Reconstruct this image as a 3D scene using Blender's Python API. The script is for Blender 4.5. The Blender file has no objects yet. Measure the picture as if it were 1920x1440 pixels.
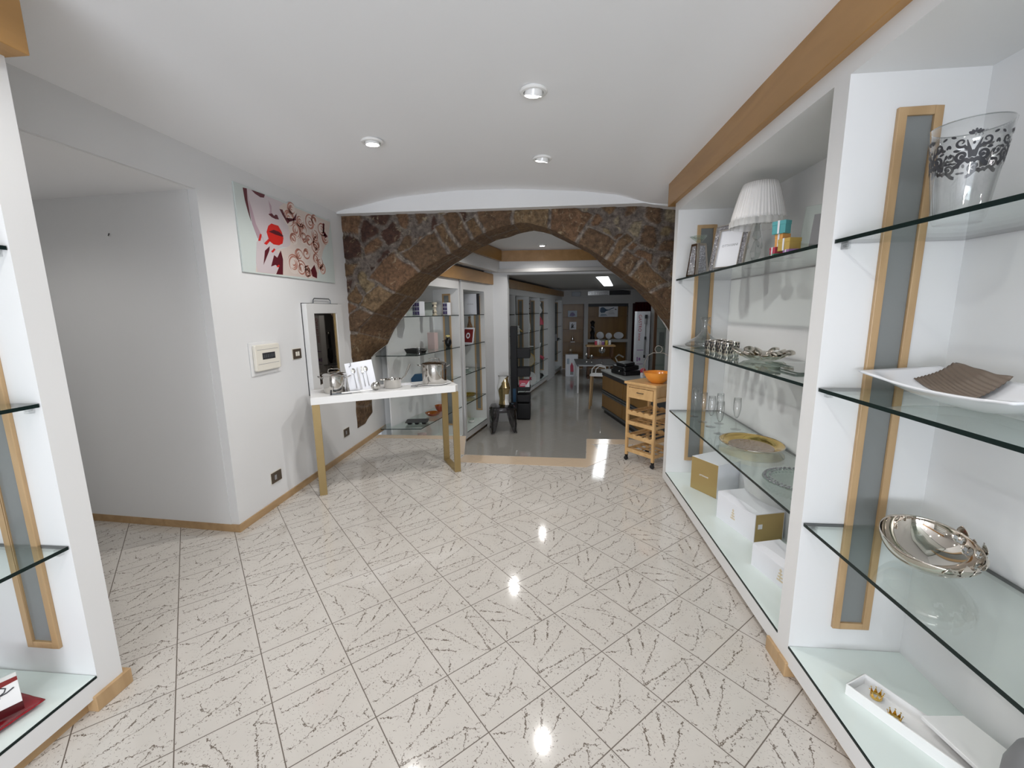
import bpy, bmesh, math, random
from mathutils import Vector, Matrix, noise
random.seed(7)
PI=math.pi; S=bpy.context.scene; COL=S.collection

# ---------------------------------------------------------------- camera
def unit(v):
    v=Vector(v); v.normalize(); return v
_f=798.6
_dn=unit((61,4654,_f)); _Y=Vector((74,-138,_f)); _Y-=_dn*_Y.dot(_dn); _Y.normalize()
_Z=-_dn; _X=_Y.cross(_Z)
# rows of R: the camera's right / down / forward axes written in world axes
_right=Vector((_X[0],_Y[0],_Z[0])); _down=Vector((_X[1],_Y[1],_Z[1])); _fwd=Vector((_X[2],_Y[2],_Z[2]))
cd=bpy.data.cameras.new('camera'); cam=bpy.data.objects.new('camera',cd); COL.objects.link(cam)
m=Matrix.Identity(4)
for i in range(3):
    m[i][0]=_right[i]; m[i][1]=-_down[i]; m[i][2]=-_fwd[i]
m[0][3],m[1][3],m[2][3]=0,0,1.55
cam.matrix_world=m
cd.sensor_width=36; cd.lens=_f/1920*36; cd.clip_start=.05; cd.clip_end=60
S.camera=cam

# ---------------------------------------------------------------- light and exposure
S.view_settings.view_transform='Standard'; S.view_settings.look='None'
S.view_settings.gamma=1; S.view_settings.use_curve_mapping=False
S.view_settings.exposure=0.0
W=bpy.data.worlds.new('sky'); S.world=W; W.use_nodes=True
W.node_tree.nodes['Background'].inputs[0].default_value=(.80,.88,1,1)
W.node_tree.nodes['Background'].inputs[1].default_value=1.0
S.cycles.max_bounces=8; S.cycles.diffuse_bounces=4; S.cycles.glossy_bounces=4
S.cycles.transparent_max_bounces=24; S.cycles.transmission_bounces=4
S.cycles.caustics_reflective=False; S.cycles.caustics_refractive=False
S.cycles.sample_clamp_indirect=4.0
def light(name,kind,loc,energy,color,rot=None,parent=None,**kw):
    l=bpy.data.lights.new(name,kind); l.energy=energy; l.color=color
    for k,v in kw.items(): setattr(l,k,v)
    o=bpy.data.objects.new(name,l); COL.objects.link(o); o.location=loc
    if rot: o.rotation_euler=rot
    if parent: o.parent=parent
    return o
# daylight through the shop window behind the camera
light('window_daylight','AREA',(-.4,-4.2,1.45),26,(.86,.92,1.0),(math.radians(90),0,0),shape='RECTANGLE',size=2.9,size_y=1.9)
# added fill light at the window, tilted upwards to brighten the ceiling
light('ceiling_fill','AREA',(-.4,-4.1,.9),185,(.86,.91,1.0),(math.radians(128),0,0),shape='RECTANGLE',size=2.9,size_y=.9)
SPOT_E=36; SPOT_C=(1,.975,.945)

# ---------------------------------------------------------------- materials
def mat(name): 
    M=bpy.data.materials.new(name); M.use_nodes=True; return M,M.node_tree.nodes,M.node_tree.links
def sock(n,k): return n.inputs[k]
def pbr(name,col,rough=.5,metal=0,spec=.5,bump=0,bscale=30,var=0,vscale=4,coat=0,trans=0,ior=1.45,emit=0,alpha=1):
    M,N,L=mat(name); b=N['Principled BSDF']
    b.inputs['Base Color'].default_value=(*col,1); b.inputs['Roughness'].default_value=rough
    b.inputs['Metallic'].default_value=metal; b.inputs['Specular IOR Level'].default_value=spec
    b.inputs['Coat Weight'].default_value=coat; b.inputs['Transmission Weight'].default_value=trans
    b.inputs['IOR'].default_value=ior; b.inputs['Alpha'].default_value=alpha
    if emit:
        b.inputs['Emission Color'].default_value=(*col,1); b.inputs['Emission Strength'].default_value=emit
    tc=N.new('ShaderNodeTexCoord')
    if var:
        t=N.new('ShaderNodeTexNoise'); t.inputs['Scale'].default_value=vscale; t.inputs['Detail'].default_value=5
        L.new(tc.outputs['Object'],t.inputs['Vector'])
        r=N.new('ShaderNodeMapRange'); r.inputs[1].default_value=.3; r.inputs[2].default_value=.7
        r.inputs[3].default_value=1-var; r.inputs[4].default_value=1+var
        L.new(t.outputs[0],r.inputs[0])
        mx=N.new('ShaderNodeVectorMath'); mx.operation='SCALE'; mx.inputs[0].default_value=col
        L.new(r.outputs[0],mx.inputs['Scale']); L.new(mx.outputs[0],b.inputs['Base Color'])
    if bump:
        t=N.new('ShaderNodeTexNoise'); t.inputs['Scale'].default_value=bscale; t.inputs['Detail'].default_value=6
        L.new(tc.outputs['Object'],t.inputs['Vector'])
        bp=N.new('ShaderNodeBump'); bp.inputs['Strength'].default_value=bump; bp.inputs['Distance'].default_value=.01
        L.new(t.outputs[0],bp.inputs['Height']); L.new(bp.outputs[0],b.inputs['Normal'])
    return M
def wood(name,c1,c2,scale=6,rough=.35,stretch=(1,1,.12),coat=0):
    M,N,L=mat(name); b=N['Principled BSDF']; b.inputs['Roughness'].default_value=rough; b.inputs['Coat Weight'].default_value=coat
    tc=N.new('ShaderNodeTexCoord'); mp=N.new('ShaderNodeMapping'); mp.inputs['Scale'].default_value=[scale*s for s in stretch]
    L.new(tc.outputs['Object'],mp.inputs[0])
    t=N.new('ShaderNodeTexNoise'); t.inputs['Scale'].default_value=3; t.inputs['Detail'].default_value=8; t.inputs['Distortion'].default_value=1.2
    L.new(mp.outputs[0],t.inputs['Vector'])
    r=N.new('ShaderNodeValToRGB'); r.color_ramp.elements[0].position=.3; r.color_ramp.elements[1].position=.7
    r.color_ramp.elements[0].color=(*c1,1); r.color_ramp.elements[1].color=(*c2,1)
    L.new(t.outputs[0],r.inputs[0]); L.new(r.outputs[0],b.inputs['Base Color'])
    return M
def glassy(name,tint,edge,refl=1.0,rough=.0,ior=1.5,bias=.0):
    """thin clear glass: lets light straight through, darker where seen edge-on, with a clear reflection"""
    M,N,L=mat(name); N.remove(N['Principled BSDF']); out=N['Material Output']
    lw=N.new('ShaderNodeLayerWeight'); lw.inputs[0].default_value=.35
    pw=N.new('ShaderNodeMath'); pw.operation='POWER'; pw.inputs[1].default_value=1.6; L.new(lw.outputs['Facing'],pw.inputs[0])
    mc=N.new('ShaderNodeMix'); mc.data_type='RGBA'; mc.inputs[6].default_value=(*tint,1); mc.inputs[7].default_value=(*edge,1)
    L.new(pw.outputs[0],mc.inputs[0])
    tr=N.new('ShaderNodeBsdfTransparent'); L.new(mc.outputs[2],tr.inputs[0])
    gl=N.new('ShaderNodeBsdfGlossy'); gl.inputs['Roughness'].default_value=rough; gl.inputs[0].default_value=(refl,refl,refl,1)
    l2=N.new('ShaderNodeLayerWeight'); l2.inputs[0].default_value=.5; f0=((ior-1)/(ior+1))**2+bias
    p5=N.new('ShaderNodeMath'); p5.operation='POWER'; p5.inputs[1].default_value=4.5; L.new(l2.outputs['Facing'],p5.inputs[0])
    ad=N.new('ShaderNodeMath'); ad.operation='MULTIPLY_ADD'; ad.inputs[1].default_value=1-f0; ad.inputs[2].default_value=f0; ad.use_clamp=True; L.new(p5.outputs[0],ad.inputs[0])
    mx=N.new('ShaderNodeMixShader'); L.new(ad.outputs[0],mx.inputs[0]); L.new(tr.outputs[0],mx.inputs[1]); L.new(gl.outputs[0],mx.inputs[2])
    L.new(mx.outputs[0],out.inputs[0]); return M
VEIN_A = [[(0.056, 0.224), (0.174, 0.223), (0.359, 0.303)], [(0.359, 0.303), (0.26, 0.442), (0.27, 0.529)], [(0.359, 0.303), (0.526, 0.388)], [(0.45, 0.24), (0.646, 0.393), (0.962, 0.658)], [(0.436, 0.287), (0.485, 0.287), (0.642, 0.298), (0.676, 0.214), (0.636, 0.06)], [(0.007, 0.474), (0.149, 0.509)], [(0.068, 0.781), (0.275, 0.761), (0.496, 0.799), (0.624, 0.786), (0.943, 0.908)], [(0.534, 0.856), (0.415, 0.776)], [(0.955, 0.174), (0.893, 0.143), (0.936, 0.052)]]
VEIN_B = [[(0.533, 0.964), (0.431, 0.83), (0.284, 0.692)], [(0.798, 0.954), (0.523, 0.656)], [(0.948, 0.696), (0.545, 0.538), (0.128, 0.396)], [(0.007, 0.276), (0.149, 0.272), (0.272, 0.241), (0.526, 0.222), (0.806, 0.214), (0.94, 0.101)], [(0.181, 0.225), (0.319, 0.169), (0.402, 0.088)], [(0.815, 0.183), (0.647, -0.006)], [(0.024, 0.953), (0.268, 0.814)], [(0.949, 0.952), (0.932, 0.793)], [(0.007, 0.276), (0.098, 0.375)], [(0.015, 0.618), (0.038, 0.555)], [(0.029, 0.177), (0.181, 0.183)]]
def vein_group(name,lines):
    "node group: distance from a point in the unit tile to the printed vein lines"
    g=bpy.data.node_groups.new(name,'ShaderNodeTree'); g.interface.new_socket('p',in_out='INPUT',socket_type='NodeSocketVector'); g.interface.new_socket('d',in_out='OUTPUT',socket_type='NodeSocketFloat')
    N,L=g.nodes,g.links; gi=N.new('NodeGroupInput'); go=N.new('NodeGroupOutput'); best=None
    for ln in lines:
        for a,b in zip(ln,ln[1:]):
            bx,by=b[0]-a[0],b[1]-a[1]; q=bx*bx+by*by
            s=N.new('ShaderNodeVectorMath'); s.operation='SUBTRACT'; L.new(gi.outputs[0],s.inputs[0]); s.inputs[1].default_value=(a[0],a[1],0)
            d=N.new('ShaderNodeVectorMath'); d.operation='DOT_PRODUCT'; L.new(s.outputs[0],d.inputs[0]); d.inputs[1].default_value=(bx/q,by/q,0)
            c=N.new('ShaderNodeClamp'); L.new(d.outputs['Value'],c.inputs[0])
            k=N.new('ShaderNodeVectorMath'); k.operation='SCALE'; k.inputs[0].default_value=(bx,by,0); L.new(c.outputs[0],k.inputs['Scale'])
            e=N.new('ShaderNodeVectorMath'); e.operation='DISTANCE'; L.new(s.outputs[0],e.inputs[0]); L.new(k.outputs[0],e.inputs[1])
            if best is None: best=e.outputs['Value']
            else:
                m_=N.new('ShaderNodeMath'); m_.operation='MINIMUM'; L.new(best,m_.inputs[0]); L.new(e.outputs['Value'],m_.inputs[1]); best=m_.outputs[0]
    L.new(best,go.inputs[0]); return g
def tiles(name,base,vein,grout,gw=.0045,size=.3185,rough=.07,veins=True,spec=.5):
    M,N,L=mat(name); b=N['Principled BSDF']; b.inputs['Roughness'].default_value=rough; b.inputs['Specular IOR Level'].default_value=spec
    tc=N.new('ShaderNodeTexCoord'); mp=N.new('ShaderNodeMapping'); mp.vector_type='TEXTURE'
    mp.inputs['Location'].default_value=(-.443,1.568,0); mp.inputs['Rotation'].default_value=(0,0,math.radians(42.2))
    mp.inputs['Scale'].default_value=(size*.983,size,1); L.new(tc.outputs['Object'],mp.inputs[0])
    fr=N.new('ShaderNodeVectorMath'); fr.operation='FRACTION'; L.new(mp.outputs[0],fr.inputs[0])
    fl=N.new('ShaderNodeVectorMath'); fl.operation='FLOOR'; L.new(mp.outputs[0],fl.inputs[0])
    sx=N.new('ShaderNodeSeparateXYZ'); L.new(fr.outputs[0],sx.inputs[0])
    def m(op,a,bb=None,clamp=False):
        n=N.new('ShaderNodeMath'); n.operation=op; n.use_clamp=clamp
        for i,v in enumerate((a,bb)):
            if v is None: continue
            if isinstance(v,(int,float)): n.inputs[i].default_value=v
            else: L.new(v,n.inputs[i])
        return n.outputs[0]
    def edge(o): return m('MINIMUM',o,m('SUBTRACT',1.0,o))
    d=m('MINIMUM',edge(sx.outputs[0]),edge(sx.outputs[1]))
    g=m('LESS_THAN',d,gw/size/1.0)
    col=None
    if veins:
        # the printed vein repeats tile by tile; some tiles are laid turned the other way
        wn=N.new('ShaderNodeTexWhiteNoise'); wn.noise_dimensions='2D'; L.new(fl.outputs[0],wn.inputs['Vector'])
        sc_=N.new('ShaderNodeSeparateColor'); L.new(wn.outputs['Color'],sc_.inputs[0])
        turned=m('GREATER_THAN',sc_.outputs[0],.86)          # some tiles are laid a quarter turn round
        tu=m('ADD',m('MULTIPLY',sx.outputs[0],m('SUBTRACT',1.0,turned)),m('MULTIPLY',sx.outputs[1],turned))
        tv=m('ADD',m('MULTIPLY',sx.outputs[1],m('SUBTRACT',1.0,turned)),m('MULTIPLY',m('SUBTRACT',1.0,sx.outputs[0]),turned))
        cb=N.new('ShaderNodeCombineXYZ'); L.new(tu,cb.inputs[0]); L.new(tv,cb.inputs[1]); L.new(m('MULTIPLY',m('GREATER_THAN',sc_.outputs[1],.5),3.7),cb.inputs[2])
        def nz(scale,detail,rough_,dist,rot,sc,out=0):
            mm=N.new('ShaderNodeMapping'); mm.inputs['Rotation'].default_value=(0,0,rot); mm.inputs['Scale'].default_value=sc
            L.new(cb.outputs[0],mm.inputs[0]); t=N.new('ShaderNodeTexNoise'); t.inputs['Scale'].default_value=scale
            t.inputs['Detail'].default_value=detail; t.inputs['Roughness'].default_value=rough_; t.inputs['Distortion'].default_value=dist
            L.new(mm.outputs[0],t.inputs['Vector']); return t.outputs[out]
        def band(o,c,w): return m('LESS_THAN',m('ABSOLUTE',m('SUBTRACT',o,c)),w)
        # wavy copy of the tile coordinate for the vein lines
        cw=N.new('ShaderNodeVectorMath'); cw.operation='SUBTRACT'; L.new(nz(24,3,.6,0,0,(1,1,1),1),cw.inputs[0]); cw.inputs[1].default_value=(.5,.5,.5)
        cs=N.new('ShaderNodeVectorMath'); cs.operation='SCALE'; L.new(cw.outputs[0],cs.inputs[0]); cs.inputs['Scale'].default_value=.10
        fz=N.new('ShaderNodeCombineXYZ'); L.new(tu,fz.inputs[0]); L.new(tv,fz.inputs[1])
        pa=N.new('ShaderNodeVectorMath'); pa.operation='ADD'; L.new(fz.outputs[0],pa.inputs[0]); L.new(cs.outputs[0],pa.inputs[1])
        fz2=N.new('ShaderNodeVectorMath'); fz2.operation='MULTIPLY'; L.new(pa.outputs[0],fz2.inputs[0]); fz2.inputs[1].default_value=(1,1,0)
        ds=[]
        for nm_,ln in (('vein_print_a',VEIN_A),('vein_print_b',VEIN_B)):
            gn=N.new('ShaderNodeGroup'); gn.node_tree=vein_group(nm_,ln); L.new(fz2.outputs[0],gn.inputs[0]); ds.append(gn.outputs[0])
        which=m('GREATER_THAN',sc_.outputs[1],.5)
        dv=m('ADD',m('MULTIPLY',ds[0],m('SUBTRACT',1.0,which)),m('MULTIPLY',ds[1],which))
        wid=m('MULTIPLY_ADD',nz(6,1,.5,0,0,(1,1,1)),.0165) ; wid.node.inputs[2].default_value=-.002
        v=m('MULTIPLY',m('LESS_THAN',dv,wid),m('GREATER_THAN',nz(30,2,.5,0,0,(1,1,1)),.42))
        near=m('LESS_THAN',dv,.11)
        dash=m('MULTIPLY',band(nz(19,1,.5,.5,.5,(1.25,.75,1)),.5,.019),m('GREATER_THAN',nz(30,1,.5,0,.6,(1,1,1)),.55))
        dash=m('MULTIPLY',dash,m('MAXIMUM',near,m('GREATER_THAN',nz(6,1,.5,0,1.2,(1,1,1)),.52)))
        v=m('MAXIMUM',v,m('MULTIPLY',dash,.8))
        cloud=nz(2.5,3,.5,0,.4,(1,1,1))
        c0=N.new('ShaderNodeMix'); c0.data_type='RGBA'; c0.inputs[6].default_value=(*[x*.93 for x in base],1); c0.inputs[7].default_value=(*[min(1,x*1.05) for x in base],1)
        L.new(cloud,c0.inputs[0])
        c1=N.new('ShaderNodeMix'); c1.data_type='RGBA'; L.new(m('MULTIPLY',v,.95),c1.inputs[0]); L.new(c0.outputs[2],c1.inputs[6]); c1.inputs[7].default_value=(*vein,1)
        col=c1.outputs[2]
    c2=N.new('ShaderNodeMix'); c2.data_type='RGBA'; L.new(g,c2.inputs[0])
    if col: L.new(col,c2.inputs[6])
    else: c2.inputs[6].default_value=(*base,1)
    c2.inputs[7].default_value=(*grout,1); L.new(c2.outputs[2],b.inputs['Base Color'])
    L.new(m('ADD',m('MULTIPLY',g,.5),rough),b.inputs['Roughness'])
    return M
def stone_mat():
    M,N,L=mat('rubble_stone'); b=N['Principled BSDF']; b.inputs['Roughness'].default_value=.75; b.inputs['Specular IOR Level'].default_value=.35
    at=N.new('ShaderNodeAttribute'); at.attribute_name='stone'
    tc=N.new('ShaderNodeTexCoord')
    t=N.new('ShaderNodeTexNoise'); t.inputs['Scale'].default_value=24; t.inputs['Detail'].default_value=9; t.inputs['Roughness'].default_value=.68
    L.new(tc.outputs['Object'],t.inputs['Vector'])
    r=N.new('ShaderNodeMapRange'); r.inputs[1].default_value=.36; r.inputs[2].default_value=.66; r.inputs[3].default_value=.5; r.inputs[4].default_value=1.5
    L.new(t.outputs[0],r.inputs[0])
    sc=N.new('ShaderNodeVectorMath'); sc.operation='SCALE'; L.new(at.outputs['Color'],sc.inputs[0]); L.new(r.outputs[0],sc.inputs['Scale'])
    # pale lichen-like flecks
    t2=N.new('ShaderNodeTexNoise'); t2.inputs['Scale'].default_value=14; t2.inputs['Detail'].default_value=8; t2.inputs['Roughness'].default_value=.72; t2.inputs['Distortion'].default_value=.8
    L.new(tc.outputs['Object'],t2.inputs['Vector'])
    r2=N.new('ShaderNodeMapRange'); r2.inputs[1].default_value=.58; r2.inputs[2].default_value=.66; r2.inputs[3].default_value=0; r2.inputs[4].default_value=.7
    L.new(t2.outputs[0],r2.inputs[0])
    mx=N.new('ShaderNodeMix'); mx.data_type='RGBA'; L.new(r2.outputs[0],mx.inputs[0]); L.new(sc.outputs[0],mx.inputs[6]); mx.inputs[7].default_value=(.34,.28,.18,1)
    L.new(mx.outputs[2],b.inputs['Base Color'])
    bp=N.new('ShaderNodeBump'); bp.inputs['Strength'].default_value=.8; bp.inputs['Distance'].default_value=.02
    L.new(t.outputs[0],bp.inputs['Height']); L.new(bp.outputs[0],b.inputs['Normal'])
    return M
M={}
M['wall']=pbr('white_wall_paint',(.745,.75,.755),.6,bump=.12,bscale=7,var=.015,vscale=1.2,spec=.3)
M['dim']=pbr('dimmed_white_paint',(.52,.51,.50),.6,spec=.3)  # white paint of the far room, its dimness put into the colour
M['ceil']=pbr('ceiling_paint',(.86,.865,.88),.75,bump=.1,bscale=5,spec=.2)
M['cab']=pbr('white_cabinet_lacquer',(.725,.725,.72),.38,bump=.03,bscale=12)
M['floor']=tiles('veined_floor_tiles',(.58,.545,.50),(.15,.12,.095),(.13,.105,.085),gw=.0021)
M['floor2']=tiles('dimmed_floor_tiles',(.40,.39,.365),(.3,.28,.25),(.33,.32,.30),gw=.0015,size=.4,rough=.045,veins=False)  # same kind of tile, greyed in colour for the dim lower rooms
M['border']=tiles('beige_border_tiles',(.60,.47,.34),(.4,.3,.2),(.35,.27,.2),gw=.0014,size=.3185,rough=.12,veins=False)
M['beam']=wood('orange_brown_wood',(.34,.18,.055),(.43,.235,.08),scale=2.2,stretch=(1,.2,1))
M['base']=wood('light_brown_skirting',(.36,.225,.105),(.47,.31,.16),scale=4,stretch=(1,.2,1))
M['strip']=wood('pale_beech',(.40,.26,.13),(.49,.33,.175),scale=5)
M['pine']=wood('varnished_pine',(.50,.30,.125),(.62,.40,.185),scale=5,stretch=(1,1,.3),rough=.3)
M['darkwood']=wood('dark_brown_wood',(.10,.045,.02),(.16,.075,.03),scale=5)
M['ochre']=wood('ochre_panel_wood',(.22,.11,.022),(.28,.145,.033),scale=2)
M['frost']=pbr('grey_frosted_glass',(.20,.21,.205),.18,spec=.6)
M['gold']=pbr('brushed_gold_paint',(.32,.23,.10),.38,metal=.4)
M['chrome']=pbr('polished_steel',(.58,.565,.54),.07,metal=1)
M['steel']=pbr('satin_steel',(.6,.6,.6),.25,metal=1)
M['silver']=pbr('mirror_silver',(.62,.57,.51),.035,metal=1)
M['goldm']=pbr('mirror_gold',(.78,.55,.20),.08,metal=1)
M['brassy']=pbr('bright_gold',(.85,.58,.16),.14,metal=1)
M['goldcard']=pbr('gold_foil_card',(.46,.335,.14),.3,metal=.5)
M['mirror']=pbr('bronze_mirror',(.30,.25,.20),.02,metal=1)
M['glass']=glassy('shelf_glass',(.945,.975,.96),(.78,.86,.83),bias=.02)
M['edge']=pbr('dark_green_glass_edge',(.004,.013,.012),.25,spec=.3)
M['clear']=glassy('clear_crystal',(.985,.985,.985),(.52,.54,.54),ior=1.45,bias=.015)
M['crystal']=glassy('cut_crystal',(.80,.82,.82),(.15,.17,.17),ior=1.8,bias=.14,rough=.02)
M['smoke']=glassy('smoked_acrylic',(.46,.45,.48),(.05,.05,.06),ior=1.5,bias=.05)
M['gglass']=glassy('green_clear_glass',(.92,.965,.94),(.55,.64,.60),bias=.05)
M['yglass']=glassy('yellow_glass',(.85,.70,.22),(.5,.36,.05),bias=.04)
M['oglass']=glassy('amber_glass',(.85,.42,.10),(.55,.2,.02),bias=.04)
M['basegl']=pbr('pale_green_glass_base',(.70,.775,.745),.05,spec=.55)
M['white']=pbr('gloss_white',(.82,.82,.81),.2)
M['porc']=pbr('white_porcelain',(.80,.81,.84),.12,spec=.6)
M['paper']=pbr('matt_white_board',(.78,.79,.83),.5)
M['black']=pbr('black_plastic',(.006,.006,.007),.35)
M['blackm']=pbr('matt_black',(.010,.010,.012),.6)
M['red']=pbr('red_print',(.52,.02,.02),.4)
M['lip']=pbr('glossy_red_print',(.62,.025,.02),.3)
M['ink']=pbr('dark_ink',(.03,.03,.035),.5)
M['greyink']=pbr('grey_ink',(.30,.30,.31),.5)
M['redtray']=pbr('red_acrylic_tray',(.25,.008,.014),.12,var=.25,vscale=9)
M['orange']=pbr('orange_glazed_bowl',(.74,.28,.04),.16)
M['cream']=pbr('cream_plastic',(.78,.75,.67),.35)
M['switch']=pbr('dark_bronze_plate',(.10,.075,.055),.35,metal=.3)
M['shade']=pbr('pleated_white_fabric',(.82,.80,.78),.8)
M['sparkle']=pbr('crushed_crystal',(.42,.42,.45),.14,metal=.9,bump=1.0,bscale=160,var=.6,vscale=140)
M['glow']=pbr('lit_lamp_face',(1,.97,.92),.5,emit=28)
M['tube']=pbr('lit_fluorescent_diffuser',(.92,.97,1),.5,emit=7)
M['brown']=pbr('taupe_ceramic',(.17,.13,.10),.45)
M['purple']=pbr('purple_print',(.10,.07,.20),.4,var=.6,vscale=30)
M['teal']=pbr('teal_glass',(.03,.22,.30),.1)
M['navy']=pbr('navy_blue_card',(.02,.07,.14),.3)
M['pink']=pbr('pale_pink_card',(.58,.45,.43),.5)
M['flower']=pbr('pale_yellow_petals',(.72,.62,.28),.7)
M['statue']=pbr('cream_resin',(.62,.55,.42),.4)
M['grey']=pbr('mid_grey_plastic',(.20,.20,.21),.45)
M['railgrey']=pbr('grey_metal_rail',(.14,.15,.16),.3,metal=.6)
M['counter']=pbr('pale_grey_worktop',(.42,.44,.43),.25)
M['cork']=pbr('speckled_brown_glass',(.22,.12,.06),.3,var=.5,vscale=40)
M['chromew']=pbr('mirror_gold_bronze',(.55,.42,.22),.05,metal=1)
M['stone']=stone_mat(); M['organza']=pbr('white_organza',(.85,.84,.82),.8,alpha=.5)
for k,c in dict(skin=(.60,.53,.55),skin2=(.46,.33,.38),roses=(.66,.57,.52),rose2=(.45,.20,.15),petal=(.70,.62,.57),dkred=(.10,.012,.02),margin=(.60,.66,.64),tealc=(.10,.38,.40),orangec=(.75,.36,.10),goldc=(.55,.38,.10),redc=(.5,.06,.10),purplec=(.35,.18,.42),greenc=(.06,.22,.14),yellowc=(.6,.5,.08),maroon=(.07,.006,.008),blue=(.35,.42,.5),chili=(.20,.02,.02)).items():
    M[k]=pbr(k+'_print',c,.35)

# ---------------------------------------------------------------- mesh helpers
class MB:
    def __init__(s): s.v=[]; s.f=[]; s.m=[]; s.cur=0
    def mi(s,i): s.cur=i; return s
    def add(s,vs,fs):
        n=len(s.v); s.v+= [tuple(v) for v in vs]
        for f in fs: s.f.append([n+i for i in f]); s.m.append(s.cur)
        return s
    def box(s,x0,y0,z0,x1,y1,z1):
        vs=[(x,y,z) for z in (z0,z1) for y in (y0,y1) for x in (x0,x1)]
        return s.add(vs,[(0,2,3,1),(4,5,7,6),(0,1,5,4),(2,6,7,3),(0,4,6,2),(1,3,7,5)])
    def prism(s,poly,z0,z1):
        n=len(poly); vs=[(x,y,z0) for x,y in poly]+[(x,y,z1) for x,y in poly]
        return s.add(vs,[list(range(n))[::-1],list(range(n,2*n))]+[(i,(i+1)%n,n+(i+1)%n,n+i) for i in range(n)])
    def prismf(s,poly,fn,a,b):
        "extrude the 2-D polygon; fn(p,q,w) gives the 3-D point"
        n=len(poly); vs=[fn(x,y,a) for x,y in poly]+[fn(x,y,b) for x,y in poly]
        return s.add(vs,[list(range(n))[::-1],list(range(n,2*n))]+[(i,(i+1)%n,n+(i+1)%n,n+i) for i in range(n)])
    def lathe(s,prof,seg=32,c=(0,0,0),sx=1,sy=1,close=False,wob=None):
        vs=[];n=len(prof)
        for k in range(seg):
            a=2*PI*k/seg
            for r,z in prof:
                q=wob(a,r,z) if wob else 1
                vs.append((c[0]+r*q*math.cos(a)*sx,c[1]+r*q*math.sin(a)*sy,c[2]+z))
        fs=[]
        for k in range(seg):
            k2=(k+1)%seg
            for i in range(n-1 if not close else n):
                j=(i+1)%n
                fs.append((k*n+i,k2*n+i,k2*n+j,k*n+j))
        s.add(vs,fs)
        if not close:
            b=len(s.v)-len(vs)
            if prof[0][0]>1e-6: s.f.append([b+k*n for k in range(seg)][::-1]); s.m.append(s.cur)
            if prof[-1][0]>1e-6: s.f.append([b+k*n+n-1 for k in range(seg)]); s.m.append(s.cur)
        return s
    def shell(s,prof,t,seg=32,c=(0,0,0),sx=1,sy=1,wob=None):
        "open vessel: outer profile from base to rim, wall thickness t"
        inner=[(max(r-t,0.0),z+ (t if i==0 else 0)) for i,(r,z) in enumerate(prof)][::-1]
        p=[(0.0,prof[0][1])]+list(prof)+inner+[(0.0,prof[0][1]+t)]
        return s.lathe(p,seg,c,sx,sy,wob=wob)
    def tube(s,pts,r,seg=8,closed=False,flat=1.0):
        P=[Vector(p) for p in pts]; n=len(P); rings=[]; up=None
        for i in range(n):
            if closed: t=P[(i+1)%n]-P[(i-1)%n]
            else: t=P[min(i+1,n-1)]-P[max(i-1,0)]
            t.normalize()
            if up is None: up=Vector((0,0,1)) if abs(t.z)<.9 else Vector((1,0,0))
            a=t.cross(up)
            if a.length<1e-4: a=t.cross(Vector((0,1,0)))
            a.normalize(); b=t.cross(a).normalized(); up=-b if (-b).dot(up)>0 else b
            rr=r(i/(n-1)) if callable(r) else r
            rings.append([P[i]+a*rr*math.cos(2*PI*k/seg)+b*rr*flat*math.sin(2*PI*k/seg) for k in range(seg)])
        vs=[p for g in rings for p in g]; fs=[]
        for i in range(n if closed else n-1):
            j=(i+1)%n
            for k in range(seg): fs.append((i*seg+k,i*seg+(k+1)%seg,j*seg+(k+1)%seg,j*seg+k))
        if not closed: fs+= [list(range(seg))[::-1],[(n-1)*seg+k for k in range(seg)]]
        return s.add(vs,fs)
    def grid(s,fn,nu,nv,wrap=False):
        vs=[fn(i/nu,j/nv) for i in range(nu+1) for j in range(nv+1)]
        return s.add(vs,[(i*(nv+1)+j,(i+1)*(nv+1)+j,(i+1)*(nv+1)+j+1,i*(nv+1)+j+1) for i in range(nu) for j in range(nv)])
    def xf(s,mx):
        s.v=[tuple(mx@Vector(v)) for v in s.v]; return s
def mk(name,mb,mats,parent=None,loc=None,rot=None,bevel=0,smooth=False,solid=0,sharp=True):
    me=bpy.data.meshes.new(name); me.from_pydata(mb.v,[],mb.f)
    if not isinstance(mats,(list,tuple)): mats=[mats]
    for x in mats: me.materials.append(M[x] if isinstance(x,str) else x)
    for p,i in zip(me.polygons,mb.m): p.material_index=min(i,len(mats)-1)
    b=bmesh.new(); b.from_mesh(me); bmesh.ops.remove_doubles(b,verts=b.verts,dist=1e-6)
    bmesh.ops.recalc_face_normals(b,faces=b.faces); b.to_mesh(me); b.free()
    if smooth:
        for p in me.polygons: p.use_smooth=True
        if sharp: me.set_sharp_from_angle(angle=math.radians(42))
    o=bpy.data.objects.new(name,me); COL.objects.link(o)
    if parent is not None: o.parent=parent
    if loc: o.location=loc
    if rot: o.rotation_euler=rot
    if solid:
        q=o.modifiers.new('solid','SOLIDIFY'); q.thickness=solid; q.offset=0
    if bevel:
        q=o.modifiers.new('bevel','BEVEL'); q.width=bevel; q.segments=2; q.limit_method='ANGLE'; q.angle_limit=math.radians(50)
    return o
def tag(o,label,cat,group=None):
    o['label']=label; o['category']=cat
    if group: o['group']=group
    return o
def T(name,label,cat,loc,rz=0,group=None,rot=None):
    o=bpy.data.objects.new(name,None); COL.objects.link(o); o.location=loc; o.rotation_euler=rot or (0,0,rz)
    o.empty_display_size=.05
    return tag(o,label,cat,group)
def struct(name,mb,mats,**k):
    o=mk(name,mb,mats,**k); o['kind']='structure'; return o
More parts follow.
